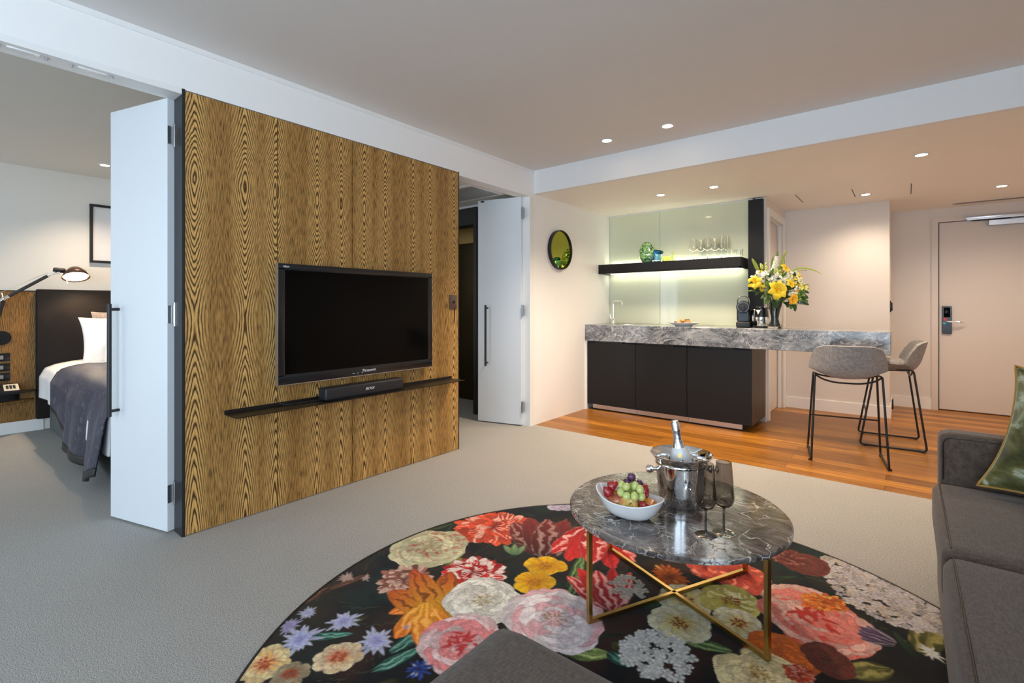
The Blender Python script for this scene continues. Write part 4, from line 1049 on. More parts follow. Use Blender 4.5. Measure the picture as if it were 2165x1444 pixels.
    PAL = dict(redorange=((120, 22, 14), (226, 84, 50), (240, 170, 150)), redwhite=((140, 16, 22), (212, 48, 44), (250, 225, 215)), brownpink=((96, 50, 40), (160, 100, 82), (222, 180, 160)), orange=((150, 60, 14), (228, 112, 40), (244, 170, 80)),
               cream=((120, 100, 60), (214, 208, 168), (160, 40, 30)), white=((170, 160, 120), (240, 236, 226), (205, 160, 60)), whitepink=((226, 160, 160), (246, 236, 238), (205, 70, 80)), pink=((205, 60, 66), (240, 212, 214), (214, 60, 60)),
               blue=((60, 66, 120), (206, 210, 240), (110, 110, 190)), violet=((70, 52, 120), (170, 160, 214), (90, 70, 150)), cream_orange=((210, 80, 44), (226, 214, 172), (190, 150, 90)), yellow_orange=((214, 96, 50), (232, 220, 160), (240, 180, 90)),
               dark_cream=((120, 50, 36), (170, 156, 120), (110, 80, 50)), deepblue=((20, 26, 84), (60, 88, 176), (180, 190, 230)), coral=((130, 26, 20), (214, 88, 66), (236, 140, 110)), yellow=((206, 130, 10), (240, 190, 30), (200, 120, 10)),
               whiteyellow=((190, 160, 40), (226, 226, 200), (200, 190, 110)), yellowgreen=((150, 140, 40), (206, 200, 110), (226, 224, 180)), pinkred=((176, 52, 44), (236, 190, 176), (190, 50, 40)), cream2=((214, 170, 90), (240, 222, 172), (220, 160, 80)),
               white2=((200, 200, 190), (240, 240, 236), (200, 200, 190)), tinywhite=((100, 90, 80), (190, 186, 176), (120, 60, 50)), lilacwhite=((120, 100, 90), (206, 196, 196), (160, 150, 170)), purple=((44, 24, 50), (92, 70, 100), (180, 164, 180)),
               browndark=((50, 20, 16), (112, 52, 40), (160, 96, 84)), darkred=((54, 16, 14), (124, 46, 40), (190, 160, 150)), dustypink=((120, 70, 60), (206, 160, 144), (160, 100, 90)), violetw=((90, 80, 120), (190, 180, 200), (140, 130, 160)),
               green=((20, 52, 36), (70, 108, 62), (130, 150, 90)), lime=((52, 84, 34), (146, 166, 92), (190, 200, 130)), teal=((16, 54, 50), (60, 120, 104), (120, 170, 150)), olive=((58, 56, 24), (120, 116, 60), (150, 140, 80)), brown=((40, 24, 16), (96, 62, 44), (120, 80, 60)),
               orange2=((226, 170, 40), (206, 84, 36), (90, 40, 20)), bud=((70, 96, 60), (150, 172, 128), (90, 120, 80)))
    PAL['white'] = PAL['white']
    # filler sprigs and leaves under the flowers
    rr = random.Random(5)
    for k in range(150):
        a = rr.uniform(0, 2 * PI); q = RR * math.sqrt(rr.random()) * .97; px, py = RC[0] + q * math.cos(a), RC[1] + q * math.sin(a)
        c = rr.choice(('green', 'olive', 'teal', 'brown', 'green', 'olive')); p = PAL[c]; dk = rr.uniform(.35, .75)
        petal(px, py, rr.uniform(0, 2 * PI), rr.uniform(.05, .16), rr.uniform(.015, .05), tuple(v * dk for v in p[0]), tuple(v * dk for v in p[1]), None, .5)
    for k in range(70):
        a = rr.uniform(0, 2 * PI); q = RR * math.sqrt(rr.random()) * .97; px, py = RC[0] + q * math.cos(a), RC[1] + q * math.sin(a); an = rr.uniform(0, 6.3)
        for i in range(14):
            petal(px + math.cos(an) * i * .012, py + math.sin(an) * i * .012, an, .018, .004, (60, 72, 48), (104, 112, 80), None, .2, wob=.0)
            an += rr.uniform(-.18, .18)
    def el(rx, ry, a): d = RV * rx * math.cos(a) + DV * ry * math.sin(a); return math.atan2(d[1], d[0]), math.hypot(*d)
    def flower(kind, cx, cy, rx, ry, ang, pal):
        p = PAL[pal]; r = random.Random(int((cx * 31 + cy * 17) * 1000)); rm = (rx + ry) / 2
        if kind in ('leaf', 'leafdark'):
            L = 2 * ry; bx, by = cx - math.cos(ang) * ry, cy - math.sin(ang) * ry; k = .5 if kind == 'leafdark' else 1
            petal(bx, by, ang, L, rx * 1.1, tuple(v * k for v in p[0]), tuple(v * k for v in p[1]), tuple(v * k for v in p[2]), .4, 0, .8, .2)
            petal(bx, by, ang, L * .9, .006, p[2], p[2], None, .1, wob=.02)
        elif kind == 'lily':
            L = 2.1 * ry; bx, by = cx - math.cos(ang) * ry, cy - math.sin(ang) * ry
            for da, s_ in ((.42, .8), (-.42, .85), (.0, 1.0)): petal(bx, by, ang + da, L * s_, rx * .95, p[0] if pal == 'orange2' else (226, 160, 40), p[1], p[2], .35, 0, 1.1, .18)
        elif kind == 'tulip':
            L = 2 * ry; bx, by = cx - math.cos(ang) * ry, cy - math.sin(ang) * ry
            for da, s_, w in ((.5, .9, .9), (-.5, .9, .9), (.24, 1, .85), (-.24, 1, .8), (0, .95, .9)): petal(bx, by, ang + da, L * s_, rx * w * .8, p[0], p[1], p[2] if abs(da) > .3 or abs(da) < .1 else None, .3, .1, .85, .2, .6, .45, .5)
        elif kind in ('carn', 'gerb', 'corn'):
            nl = {'carn': 5, 'gerb': 3, 'corn': 3}[kind]
            for l in range(nl):
                f = 1 - l / nl * .82; m = int({'carn': 22, 'gerb': 20, 'corn': 13}[kind] * (.45 + .55 * f))
                for i in range(m):
                    a = 2 * PI * (i + r.uniform(-.35, .35)) / m; an, le = el(rx * f, ry * f, a); le *= r.uniform(.82, 1.08)
                    mixw = r.random() < (.42 if pal in ('redwhite', 'brownpink') else .16)
                    q_ = r.uniform(.72, 1.12); tipc = p[2] if mixw else tuple(min(255, v * q_) for v in p[1])
                    petal(cx, cy, an, le, rm * (.30 if kind == 'carn' else .22) * (.6 + .5 * f), p[0], tipc, p[2] if kind == 'carn' and r.random() < .3 else None, .3, 0, 1.9, .22, .6)
            if kind == 'gerb':
                for i in range(26): a = r.uniform(0, 6.3); q = rm * .24 * math.sqrt(r.random()); petal(cx + q * math.cos(a), cy + q * math.sin(a), a, .010, .008, (110, 46, 14), (180, 90, 30), None)
        elif kind in ('rose', 'peony'):
            for a in range(0, 360, 30): petal(cx - math.cos(a) * rm * .2, cy - math.sin(a) * rm * .2, a, rm * .5, rm * .4, p[0], p[1], None, .3)
            nl = 7
            for l in range(nl):
                f = 1 - l / nl * .86; m = max(4, int(9 * f + 2)); t = l / nl
                for i in range(m):
                    a = 2 * PI * (i + .5 * (l % 2) + r.uniform(-.25, .25)) / m; an, le = el(rx * f, ry * f, a); le *= r.uniform(.9, 1.06)
                    q_ = r.uniform(.80, 1.04); c1 = tuple(min(255, v * q_) for v in p[1])
                    if pal in ('pink', 'pinkred') and r.random() < .35 + .3 * t: c1 = tuple(v * .5 + w * .5 for v, w in zip(p[1], p[2]))
                    if pal == 'whitepink' and r.random() < .22: c1 = (226, 170, 176)
                    k = .38 + .22 * t if kind == 'peony' else .30 + .3 * t
                    b0 = tuple(v * (1 - k) + w * k for v, w in zip(p[1], p[0]))
                    st_ = p[2] if (pal in ('cream', 'pinkred') and r.random() < .45) else None
                    bx = cx + math.cos(an) * le * .18; by = cy + math.sin(an) * le * .18
                    petal(bx, by, an, le * .84, rm * f * r.uniform(.85, 1.2), b0, tuple(min(255, v) for v in c1), st_, .26, .06, 1.5, .22, .42, .62)
            if pal in ('white', 'whitepink', 'cream2'):
                for i in range(34): a = r.uniform(0, 6.3); q = rm * .22 * math.sqrt(r.random()); petal(cx + q * math.cos(a), cy + q * math.sin(a), a, .012, .006, (150, 100, 30), (214, 160, 60), None)
            elif pal in ('pink', 'pinkred'):
                for i in range(16): a = r.uniform(0, 6.3); q = rm * .30 * math.sqrt(r.random()); petal(cx + q * math.cos(a), cy + q * math.sin(a), r.uniform(0, 6.3), rm * .3, rm * .10, p[2], p[0], None, .3)
        elif kind == 'star':
            for l in range(2):
                m = 13 if rm > .04 else 7
                for i in range(m):
                    a = 2 * PI * (i + r.uniform(-.3, .3) + .5 * l) / m; an, le = el(rx, ry, a); le *= r.uniform(.65, 1.1) * (1 - .35 * l)
                    petal(cx, cy, an, le, rm * .24, p[0] if l == 0 else p[2], p[1], None, .3, .3, .9, .05, .8)
        elif kind in ('anem', 'anem2', 'butter', 'poppy'):
            m = {'anem': 8, 'anem2': 6, 'butter': 5, 'poppy': 5}[kind]
            for l in range(2 if kind != 'butter' else 1):
                for i in range(m):
                    a = 2 * PI * (i + r.uniform(-.15, .15) + .5 * l) / m; an, le = el(rx, ry, a); le *= r.uniform(.92, 1.08) * (1 - .25 * l)
                    petal(cx, cy, an, le, rm * {'anem': .75, 'anem2': 1.05, 'butter': 1.1, 'poppy': 1.2}[kind] * (1 - .2 * l), p[0], (lambda q_: tuple(min(255, v * q_) for v in p[1]))(r.uniform(.84, 1.04)), p[2] if r.random() < .4 else None, .24, .12, 1.6, .22, .42)
            cc = {'anem': ((150, 50, 24), (220, 110, 50)), 'anem2': ((120, 30, 20), (170, 60, 30)), 'butter': ((160, 100, 10), (220, 150, 20)), 'poppy': ((110, 20, 16), (150, 40, 30))}[kind]
            for i in range(30): a = r.uniform(0, 6.3); q = rm * .24 * math.sqrt(r.random()); petal(cx + q * math.cos(a), cy + q * math.sin(a), a, .014, .008, cc[0], cc[1], None)
        elif kind == 'clus':
            m = int((5200 if pal == 'tinywhite' else 9000) * rx * ry) + 14
            for i in range(m):
                a = r.uniform(0, 6.3); q = math.sqrt(r.random()); c = np.array((cx, cy)) + RV * rx * q * math.cos(a) + DV * ry * q * math.sin(a); s_ = r.uniform(.012, .021); a0 = r.uniform(0, 6.3); tone = r.uniform(.86, 1.12)
                c1 = tuple(min(255, v * tone) for v in p[1])
                if pal == 'lilacwhite': c1 = r.choice(((206, 196, 196), (196, 170, 140), (150, 140, 140), (190, 180, 190), (110, 96, 80), (214, 206, 196)))
                for j in range(4): petal(c[0], c[1], a0 + j * PI / 2, s_, s_ * .9, tuple(v * .80 for v in p[1]), c1, None, .10, .1, 1.5, .0, .5, .22)
        elif kind == 'bud':
            for da in (-.5, .5, 0): petal(cx, cy - ry * .6, PI / 2 + da + .68, 1.5 * ry, rx * 1.0, p[0], p[1], p[2], .3)
            an = 2.4; x, y = cx, cy + ry * .6
            for i in range(22): petal(x, y, an, .016, .006, (80, 110, 70), (130, 160, 110), None, .2, wob=0); x += math.cos(an) * .010; y += math.sin(an) * .010; an += .20
    PAL['whitec'] = PAL['white2']
    for F in sorted(RUG_FLOWERS, key=lambda f: 0 if f[0].startswith('leaf') else 1):
        k, cx, cy, a, b, an, p = F
        if k in ('peony', 'rose', 'carn', 'anem2', 'star'): a *= 1.10; b *= 1.10
        if k == 'clus' and p == 'white': p = 'white2'
        if k == 'star' and p == 'white': p = 'white2'
        flower(k, cx, cy, a, b, an, p)
    # the same kinds of flower go on under the sofa and chaise, where only another viewpoint sees them
    r2 = random.Random(9)
    for i in range(26):
        a = r2.uniform(-2.6, .45); q = RR * r2.uniform(.45, .88); cx, cy = RC[0] + q * math.cos(a), RC[1] + q * math.sin(a)
        if cx < 2.85 and cy > .80: continue
        k, p = r2.choice((('peony', 'white'), ('rose', 'pink'), ('carn', 'redwhite'), ('anem', 'cream_orange'), ('peony', 'pinkred'), ('star', 'blue'), ('carn', 'orange'))); s_ = r2.uniform(.06, .13)
        flower(k, cx, cy, s_, s_, None, p)
    img[:] *= (.86 + .28 * NF)[..., None]
    # mesh: a flat woven disc carrying its print as a colour attribute
    keep = (GX ** 2 + GY ** 2) < (RR - .001) ** 2
    idx = -np.ones((n, n), int); idx[keep] = np.arange(keep.sum())
    q = np.stack([idx[:-1, :-1], idx[1:, :-1], idx[1:, 1:], idx[:-1, 1:]], -1).reshape(-1, 4); q = q[(q >= 0).all(1)]
    co = np.stack([GX[keep], GY[keep], np.full(keep.sum(), .0085)], -1).astype(np.float32)
    me = bpy.data.meshes.new('floral_rug')
    me.vertices.add(len(co)); me.vertices.foreach_set('co', co.ravel())
    me.loops.add(len(q) * 4); me.loops.foreach_set('vertex_index', q.ravel().astype(np.int32))
    me.polygons.add(len(q)); me.polygons.foreach_set('loop_start', (np.arange(len(q)) * 4).astype(np.int32))
    me.update(calc_edges=True)
    ca = me.color_attributes.new('print', 'FLOAT_COLOR', 'POINT')
    ca.data.foreach_set('color', np.concatenate([np.clip(img[keep], 0, 1), np.ones((keep.sum(), 1))], 1).astype(np.float32).ravel())
    t = NT('printed_floral_rug')
    a = t.n('ShaderNodeAttribute', attribute_name='print').outputs[0]
    t.set(col=a, rough=.9, spec=.15, sheen=.1); t.bump(t.noise(t.obj(), 420, 2), .25, .002)
    me.materials.append(t.m)
    o = bpy.data.objects.new('floral_rug', me); COL.objects.link(o); o.location = (RC[0], RC[1], 0)
    tag(o, 'large round rug printed with flowers on black', 'rug')
    MB().lathe([(RR - .010, .0), (RR, .0), (RR + .002, .005), (RR - .001, .0095), (RR - .010, .0095)], 160, closed=True).build('binding', M['black_edge'], o, 60)
make_rug()
# ================================================================= ON THE COFFEE TABLE
ZB = .3605
bk = thing('ice_bucket', 'polished steel champagne bucket on the marble table', 'ice bucket', (2.098, 1.959, ZB))
MB().lathe([(0, 0), (.082, 0), (.087, .004), (.091, .05), (.100, .150), (.1015, .166), (.106, .180), (.1155, .191), (.1205, .195), (.1205, .199), (.1165, .200), (.104, .184), (.0985, .168), (.097, .15), (.088, .05), (.082, .010), (0, .008)], 56).build('body', M['chrome'], bk, 60)
MB().lathe([(.1000, .158), (.1035, .160), (.1035, .164), (.1025, .167), (.099, .167)], 56, closed=True).build('band', M['chrome'], bk, 60)
for s in (-1, 1):
    dv = Vector((-.778, -.628, 0)) * s if s > 0 else Vector((.778, .628, 0))
    MB().lathe([(.008, 0), (.007, .012), (.013, .018), (.0165, .026), (.0165, .034), (.012, .042), (0, .044)], 20, aim(dv * .0985 + Vector((0, 0, .135)), dv)).build('knob_handle', M['chrome'], bk)
bt = thing('champagne_bottle', 'silver foiled champagne bottle standing in the steel bucket', 'bottle', (2.105, 1.962, ZB + .010))
BM = Matrix.Rotation(R(10), 4, Vector((.628, -.778, 0))) @ Matrix.Rotation(R(-6), 4, Vector((.778, .628, 0)))
BM = Matrix.Rotation(R(-9), 4, Vector((-.628, .778, 0))) @ Matrix.Translation((.012, .012, 0))
foil = mat('silver_foil', (.72, .72, .74), .22, 1.0, bump=.6, gscale=90)
MB().lathe([(0, 0), (.038, 0), (.042, .006), (.042, .15), (.036, .185), (.024, .215), (0, .215)], 32, BM).build('glass_body', mat('dark_green_bottle_glass', (.012, .025, .012), .1), bt)
MB().lathe([(.0262, .213), (.0232, .221), (.0170, .245), (.0152, .275), (.0172, .277), (.0172, .290), (.0160, .293), (.0165, .312), (.012, .320), (0, .322)], 32, BM).build('neck_foil', foil, bt)
MB().lathe([(.0434, .140), (.0434, .152), (.0405, .178), (.0318, .203), (.0268, .2135), (.0255, .2150)], 32, BM).build('white_collar', M['ceramic'], bt)
MB().sheet(lambda u, v: BM @ Vector(((.0442 - .0040 * v * v) * math.cos(R(-62) + u * .75), (.0442 - .0040 * v * v) * math.sin(R(-62) + u * .75), .150 + .028 * v * (1 - u))), 8, 6).build('dark_label_flash', M['black_edge'], bt)
MB().lathe([(0, 0), (.008, 0), (.008, .002), (0, .002)], 20, BM @ aim(Vector((.0378 * math.cos(R(-72)), .0378 * math.sin(R(-72)), .190)), (math.cos(R(-70)) * .95, math.sin(R(-70)) * .95, .38))).build('gold_seal', M['gold'], bt)

FB = [(0.0, .088), (.010, .090), (.026, .100), (.0335, .116), (.0350, .130), (.0310, .185), (.0255, .248)]
def smoke_flute(label, loc):
    t = thing('champagne_flute', label, 'champagne flute', loc, 0, 'smoked champagne flutes on the marble table')
    MB().lathe([(0, 0), (.036, 0), (.0375, .0012), (.034, .002), (.010, .004), (.0, .0045)], 36).build('foot', M['glass_foot'], t, 50)
    MB().lathe([(0, .0046), (.006, .0046), (.0042, .014), (.0040, .078), (.0065, .087), (0, .088)], 20).build('stem', M['smoke_dark'], t, 50)
    inn = [(max(r - .0013, 0), z + (.004 if i < 2 else .0008)) for i, (r, z) in enumerate(FB)]
    MB().lathe(FB + inn[::-1], 40).build('bowl', M['smoke'], t, 50)
    return t
smoke_flute('smoked champagne flute nearer the fruit bowl and bucket', (2.266, 1.729, ZB))
smoke_flute('smoked champagne flute on the far side of its twin, away from fruit', (2.309, 1.787, ZB))

# fruit bowl: a long dish, its two ends drawn up
bw = thing('fruit_bowl', 'long white oval fruit bowl on the marble table', 'bowl', (1.990, 1.713, ZB), R(2))
bw.scale = (.94, .97, 1)
def bowl(u, v, inner=0):
    a = u * 2 * PI; 
    k = v
    L, W = .060 + .070 * k ** .75, .038 + .052 * k ** .8
    ca, sa = math.cos(a), math.sin(a)
    end = abs(ca) ** 2.5 * (1 if ca < 0 else .75)
    z = .002 + .062 * k ** 1.7 + .026 * end * k ** 2
    x = math.copysign(abs(ca) ** .9, ca) * L * (1 + .10 * end * k); y = math.copysign(abs(sa) ** 1.0, sa) * W
    if inner: x *= .955; y *= .94; z += .004 * (1 - k)
    return (x, y, z)
mb = MB(); N_ = 64
mb.sheet(lambda u, v: bowl(u, v), N_, 14); mb.sheet(lambda u, v: bowl(1 - u, v, 1), N_, 14)
def disc(z, s, flip): return lambda u, v: (bowl(u if not flip else 1 - u, 0, 1 if flip else 0)[0] * v, bowl(u if not flip else 1 - u, 0, 1 if flip else 0)[1] * v, z)
mb.sheet(lambda u, v: (bowl(u, 0)[0] * v, bowl(u, 0)[1] * v, .002), N_, 2); mb.sheet(lambda u, v: (bowl(1 - u, 0, 1)[0] * v, bowl(1 - u, 0, 1)[1] * v, .006), N_, 2)
mb.tube([tuple((Vector(bowl(i / N_, 1)) + Vector(bowl(i / N_, 1, 1))) / 2) for i in range(N_)], .0034, 8, closed=True)
bmesh.ops.remove_doubles(mb.bm, verts=mb.bm.verts, dist=1e-5)
mb.build('body', M['ceramic'], bw, 180)
def apple_mat(name, a, b):
    t = NT(name); n = t.noise(t.map((9, 9, 2)), 3.0, 4, .6, .8); sp_ = t.n('ShaderNodeTexVoronoi', {'Vector': t.obj(), 'Scale': 260.0}).outputs[0]
    c = t.mix(t.n('ShaderNodeMapRange', {'Value': n, 'From Min': .4, 'From Max': .62}).outputs[0], a, b)
    c = t.mix(t.math('LESS_THAN', sp_, .18), c, (.75, .62, .35)); t.set(col=c, rough=.28, coat=.3); return t.m
def apple(label, loc, m, rot=(0, 0, 0), r=.036):
    p = []
    for i in range(21):
        a = -PI / 2 + PI * i / 20; rr = r * math.cos(a) * (1 + .10 * math.sin(a)); z = r * .92 * math.sin(a)
        z -= r * .30 * math.exp(-(rr / (r * .30)) ** 2) * (1 if a > 0 else -.6); p.append((max(rr, 0), z))
    p[0] = (0, p[0][1]); p[-1] = (0, p[-1][1])
    o = MB().lathe(p, 28).build('apple', m, None, 180); o.location = loc; o.rotation_euler = rot; tag(o, label, 'apple')
    MB().tube([(0, 0, r * .60), (.001, .001, r * .9), (.004, .001, r * 1.08)], [.0016, .0012, .002], 6).build('stalk', mat('apple_stalk', (.12, .07, .03), .7), o)
    return o
apple('red apple in the white bowl', (1.952, 1.682, .418), apple_mat('red_apple_skin', (.34, .045, .03), (.46, .17, .07)), (R(28), R(-14), 0))
apple('yellow green apple in front in the white bowl', (2.000, 1.679, .408), apple_mat('yellow_apple_skin', (.66, .52, .13), (.60, .24, .08)), (R(52), R(6), R(38)), .038)
def straw_mat():
    t = NT('strawberry_skin'); v = t.n('ShaderNodeTexVoronoi', {'Vector': t.map((1, 1, .7)), 'Scale': 190.0}).outputs[0]
    c = t.mix(t.math('LESS_THAN', v, .20), (.34, .012, .018), (.62, .30, .10)); t.set(col=c, rough=.3, coat=.3); t.bump(v, .5, .002); return t.m
SM = straw_mat(); LEAF = mat('strawberry_leaf', (.10, .22, .04), .5)
def strawberry(label, loc, d, r=.019):
    o = MB().lathe([(0, -r * 1.35), (r * .35, -r * 1.15), (r * .72, -r * .5), (r * .98, r * .15), (r * .92, r * .62), (r * .55, r * .86), (0, r * .88)], 20).build('strawberry', SM, None, 180)
    o.matrix_world = aim(loc, d); tag(o, label, 'strawberry', 'strawberries in the fruit bowl')
    m_ = MB()
    for i in range(6): 
        a = i * PI / 3; m_.sheet(lambda u, v, a=a: (Vector((math.cos(a), math.sin(a), 0)) * u * r * .9 + Vector((-math.sin(a), math.cos(a), 0)) * (v - .5) * r * .5 * math.sin(PI * min(1, u * .9 + .1)) + Vector((0, 0, r * (.90 - .3 * u * u)))), 5, 2)
    m_.build('calyx', LEAF, o, 180); return o
strawberry('strawberry at the bowl left end, upper of two', (1.930, 1.692, .466), (-.6, -.3, -.5))
strawberry('strawberry at the bowl left end, lower of two', (1.922, 1.668, .446), (.4, .4, -.9))
strawberry('large dark strawberry between the grapes and the bucket', (2.034, 1.742, .452), (-.3, -.2, -1), .023)
strawberry('strawberry at the front, beside the orange segment', (2.049, 1.705, .412), (.3, .3, .95), .022)
og = tag(MB().sheet(lambda u, v: (math.cos(PI * u) * .034 * (1 if True else 1) * 1.0, (.021 * math.sin(PI * u)) * math.cos(PI * (v - .5) * 1.0) , .026 * math.sin(PI * u) * math.sin(PI * (v - .5)) ), 20, 16).build('orange_segment', mat('orange_flesh', (.85, .30, .02), .25, grain=.15, gscale=150, coat=.4), None, 180), 'orange segment at the right end of the bowl', 'orange')
bm = bmesh.new(); bm.from_mesh(og.data); es = [e for e in bm.edges if e.is_boundary]
bmesh.ops.holes_fill(bm, edges=es, sides=0); bm.to_mesh(og.data); bm.free()
og.location = (2.070, 1.728, .413); og.rotation_euler = (R(-40), R(25), R(45))
def grapes(label, m, c, n, spread, r, seed):
    t = thing('grape_bunch', label, 'grapes', c); rn = random.Random(seed); P = []
    tries = 0
    while len(P) < n and tries < 4000:
        tries += 1
        p = Vector((rn.uniform(-1, 1) * spread[0], rn.uniform(-1, 1) * spread[1], rn.uniform(-.5, 1) * spread[2]))
        if (p.x / spread[0]) ** 2 + (p.y / spread[1]) ** 2 + (p.z / spread[2]) ** 2 > 1.05: continue
        if all((p - q).length > r * 1.62 for q in P): P.append(p)
    for p in P:
        o = MB().ball(r, T(s=(1, 1, 1.16)), 18, 12).build('grape', m, t, 180); o.location = p; o.rotation_euler = (rn.uniform(-1, 1), rn.uniform(-1, 1), 0)
    MB().tube([(0, 0, -.006)] + [tuple(Vector((0, 0, 0)).lerp(P[0], k / 3)) for k in range(1, 3)] + [(.0, .006, .012)], .0016, 6).build('stalk', LEAF, t)
gm = NT('green_grape_skin'); gm.set(col=gm.mix(gm.noise(gm.obj(), 40, 2), (.42, .50, .12), (.66, .70, .28)), rough=.25, sss=.25, coat=.3)
pm = NT('purple_grape_skin'); pm.set(col=pm.mix(pm.noise(pm.obj(), 40, 2), (.05, .015, .04), (.17, .07, .14)), rough=.35, coat=.2)
grapes('bunch of green grapes heaped on the fruit', gm.m, (1.998, 1.702, .452), 13, (.046, .034, .030), .0146, 4)
grapes('bunch of purple grapes behind the green ones', pm.m, (1.988, 1.758, .462), 8, (.040, .022, .034), .0142, 8)

# ================================================================= FLOWERS ON THE WORKTOP
VX, VY = 1.868, 5.0
gv = thing('flower_vase', 'tall clear glass vase holding the yellow bouquet', 'vase', (VX, VY, ZT))
MB().lathe([(0, 0), (.056, 0), (.060, .006), (.060, .12), (.068, .235), (.0655, .235), (.0575, .12), (.057, .018), (0, .016)], 40).build('glass_wall', M['glass'], gv, 50)
RVx, TOW, UP = Vector((.778, .628, 0)), Vector((.628, -.778, 0)), Vector((0, 0, 1))
STEM = mat('flower_stem_green', (.13, .22, .05), .5, grain=.3); LGREEN = mat('fresh_leaf_green', (.17, .30, .05), .4, grain=.3); DGREEN = mat('dark_leaf_green', (.030, .075, .022), .35, grain=.3); YGREEN = mat('yellow_green_blade', (.36, .46, .07), .4, grain=.25)
def petal_mat(name, a, b):
    t = NT(name); t.set(col=t.mix(t.noise(t.map((30, 30, 30)), 1.0, 3), a, b), rough=.5, sss=.08); return t.m
YEL = petal_mat('lily_yellow', (.82, .56, .012), (.90, .72, .03)); ORA = petal_mat('deep_yellow', (.80, .34, .01), (.88, .56, .02)); LEM = petal_mat('lemon_petal', (.84, .78, .10), (.88, .84, .30)); WHT = petal_mat('cream_white_petal', (.80, .80, .64), (.88, .88, .80)); BUD = petal_mat('green_bud', (.48, .58, .14), (.66, .70, .22))
def pos(x, y, d=0.0):
    """bouquet position: x across, y up (fractions of a metre from the vase foot), d towards the room"""
    return Vector((VX, VY, ZT)) + RVx * x + UP * y + TOW * d
def rel(p): return p - Vector((VX, VY, ZT))
rb = random.Random(21)
def stem_pts(p, bend=.3):
    q = rel(p); foot = Vector((-q.x * .12 + rb.uniform(-.036, .036), -q.y * .12 + rb.uniform(-.036, .036), .024)); lip = Vector((max(-.046, min(.046, q.x * .30)) + rb.uniform(-.012, .012), max(-.046, min(.046, q.y * .30)) + rb.uniform(-.012, .012), .225))
    out = [foot.lerp(lip, k / 5) for k in range(6)]
    c = lip + (lip - foot) * .6
    for k in range(1, 9):
        t = k / 8; out.append(lip * (1 - t) ** 2 + c * 2 * t * (1 - t) + q * t * t)
    return out
def flower(name, label, cat, p, facing, size, m, kind, group=None, m2=None):
    t = thing(name, label, cat, (VX, VY, ZT), 0, group)
    MB().tube(stem_pts(p), .0022, 6).build('stem', STEM, t)
    Mx = aim(rel(p), facing, rb.uniform(0, 6)); mb = MB(); q = size
    if kind == 'lily':
        for i in range(6):
            a = i * PI / 3; wd = .46 if i % 2 else .36; lift = .0 if i % 2 else .05
            def fn(u, v, a=a, wd=wd, lift=lift):
                r = u * q; w = (v - .5) * 2 * wd * q * math.sin(PI * min(1, (u * .93 + .05)) ** .85) ** .8
                h = q * (.55 * math.sin(u * PI * .55) - .42 * u ** 3 + lift - .12 * (2 * v - 1) ** 2 * (1 - u))
                return (math.cos(a) * r - math.sin(a) * w, math.sin(a) * r + math.cos(a) * w, h)
            mb.sheet(fn, 12, 6, Mx)
        o = mb.build('petals', m, t, 180)
        mb = MB()
        for i in range(6): a = i * PI / 3 + .5; mb.tube([Mx @ Vector((0, 0, q * .02)), Mx @ Vector((math.cos(a) * q * .14, math.sin(a) * q * .14, q * .55))], .0014, 5).ball(.004, Mx @ Matrix.Translation((math.cos(a) * q * .14, math.sin(a) * q * .14, q * .56)), 8, 6)
        mb.build('stamens', m2 or ORA, t)
    elif kind == 'cluster':
        for i in range(11):
            d = Vector((rb.uniform(-1, 1), rb.uniform(-1, 1), rb.uniform(-.3, 1))).normalized() * q * rb.uniform(.5, 1.0)
            Mf = Mx @ aim(d, d + Vector((0, 0, q * .5)), rb.uniform(0, 6)); s_ = q * rb.uniform(.32, .48)
            for k in range(5):
                a = k * 2 * PI / 5
                mb.sheet(lambda u, v, a=a: (math.cos(a) * u * s_ - math.sin(a) * (v - .5) * s_ * .95 * math.sin(PI * (u * .85 + .1)), math.sin(a) * u * s_ + math.cos(a) * (v - .5) * s_ * .95 * math.sin(PI * (u * .85 + .1)), s_ * .28 * math.sin(u * 2.6)), 4, 3, Mf)
        mb.build('petals', m, t, 180)
        mb = MB()
        for i in range(5): d = Vector((rb.uniform(-1, 1), rb.uniform(-1, 1), rb.uniform(-.4, .6))).normalized() * q * .8; mb.ball(q * .14, Mx @ aim(d, d) @ Matrix.Diagonal((1, 1, 1.9, 1)), 8, 6)
        mb.build('buds', BUD, t, 180)
    elif kind == 'buds':
        for i in range(8):
            d = Vector((rb.uniform(-1, 1), rb.uniform(-1, 1), rb.uniform(0, 1))).normalized() * q * rb.uniform(.5, 1)
            mb.ball(q * .20, Mx @ aim(d, d + Vector((0, 0, q))) @ Matrix.Diagonal((1, 1, 2.4, 1)), 8, 8)
        mb.build('petals', m, t, 180)
    return t
TF = TOW + UP * .25
flower('lily', 'big open yellow lily at the front of the bouquet', 'lily', pos(-.055, .345, .13), TOW + UP * .15, .092, YEL, 'lily')
flower('lily', 'yellow lily at the upper right of the bouquet', 'lily', pos(.060, .540, .05), TOW * .8 + UP * .5 + RVx * .4, .052, YEL, 'lily')
flower('lily', 'yellow lily on the left flank of the bouquet', 'lily', pos(-.225, .415, .09), TOW - RVx * .8 + UP * .2, .066, YEL, 'lily')
flower('lily', 'yellow lily just right of the big front one', 'lily', pos(.065, .400, .12), TOW + RVx * .4 + UP * .5, .050, YEL, 'lily')
flower('lily', 'orange yellow bloom low on the right of the bouquet', 'lily', pos(.085, .265, .13), TOW + RVx * .2 - UP * .15, .056, ORA, 'lily')
flower('lily', 'small orange bloom above the low right one', 'lily', pos(.130, .335, .11), TOW + RVx * .5, .032, ORA, 'lily')
flower('lily', 'lemon yellow bloom on the far right of the bouquet', 'lily', pos(.175, .465, .06), TOW + RVx * .7 + UP * .3, .048, LEM, 'lily')
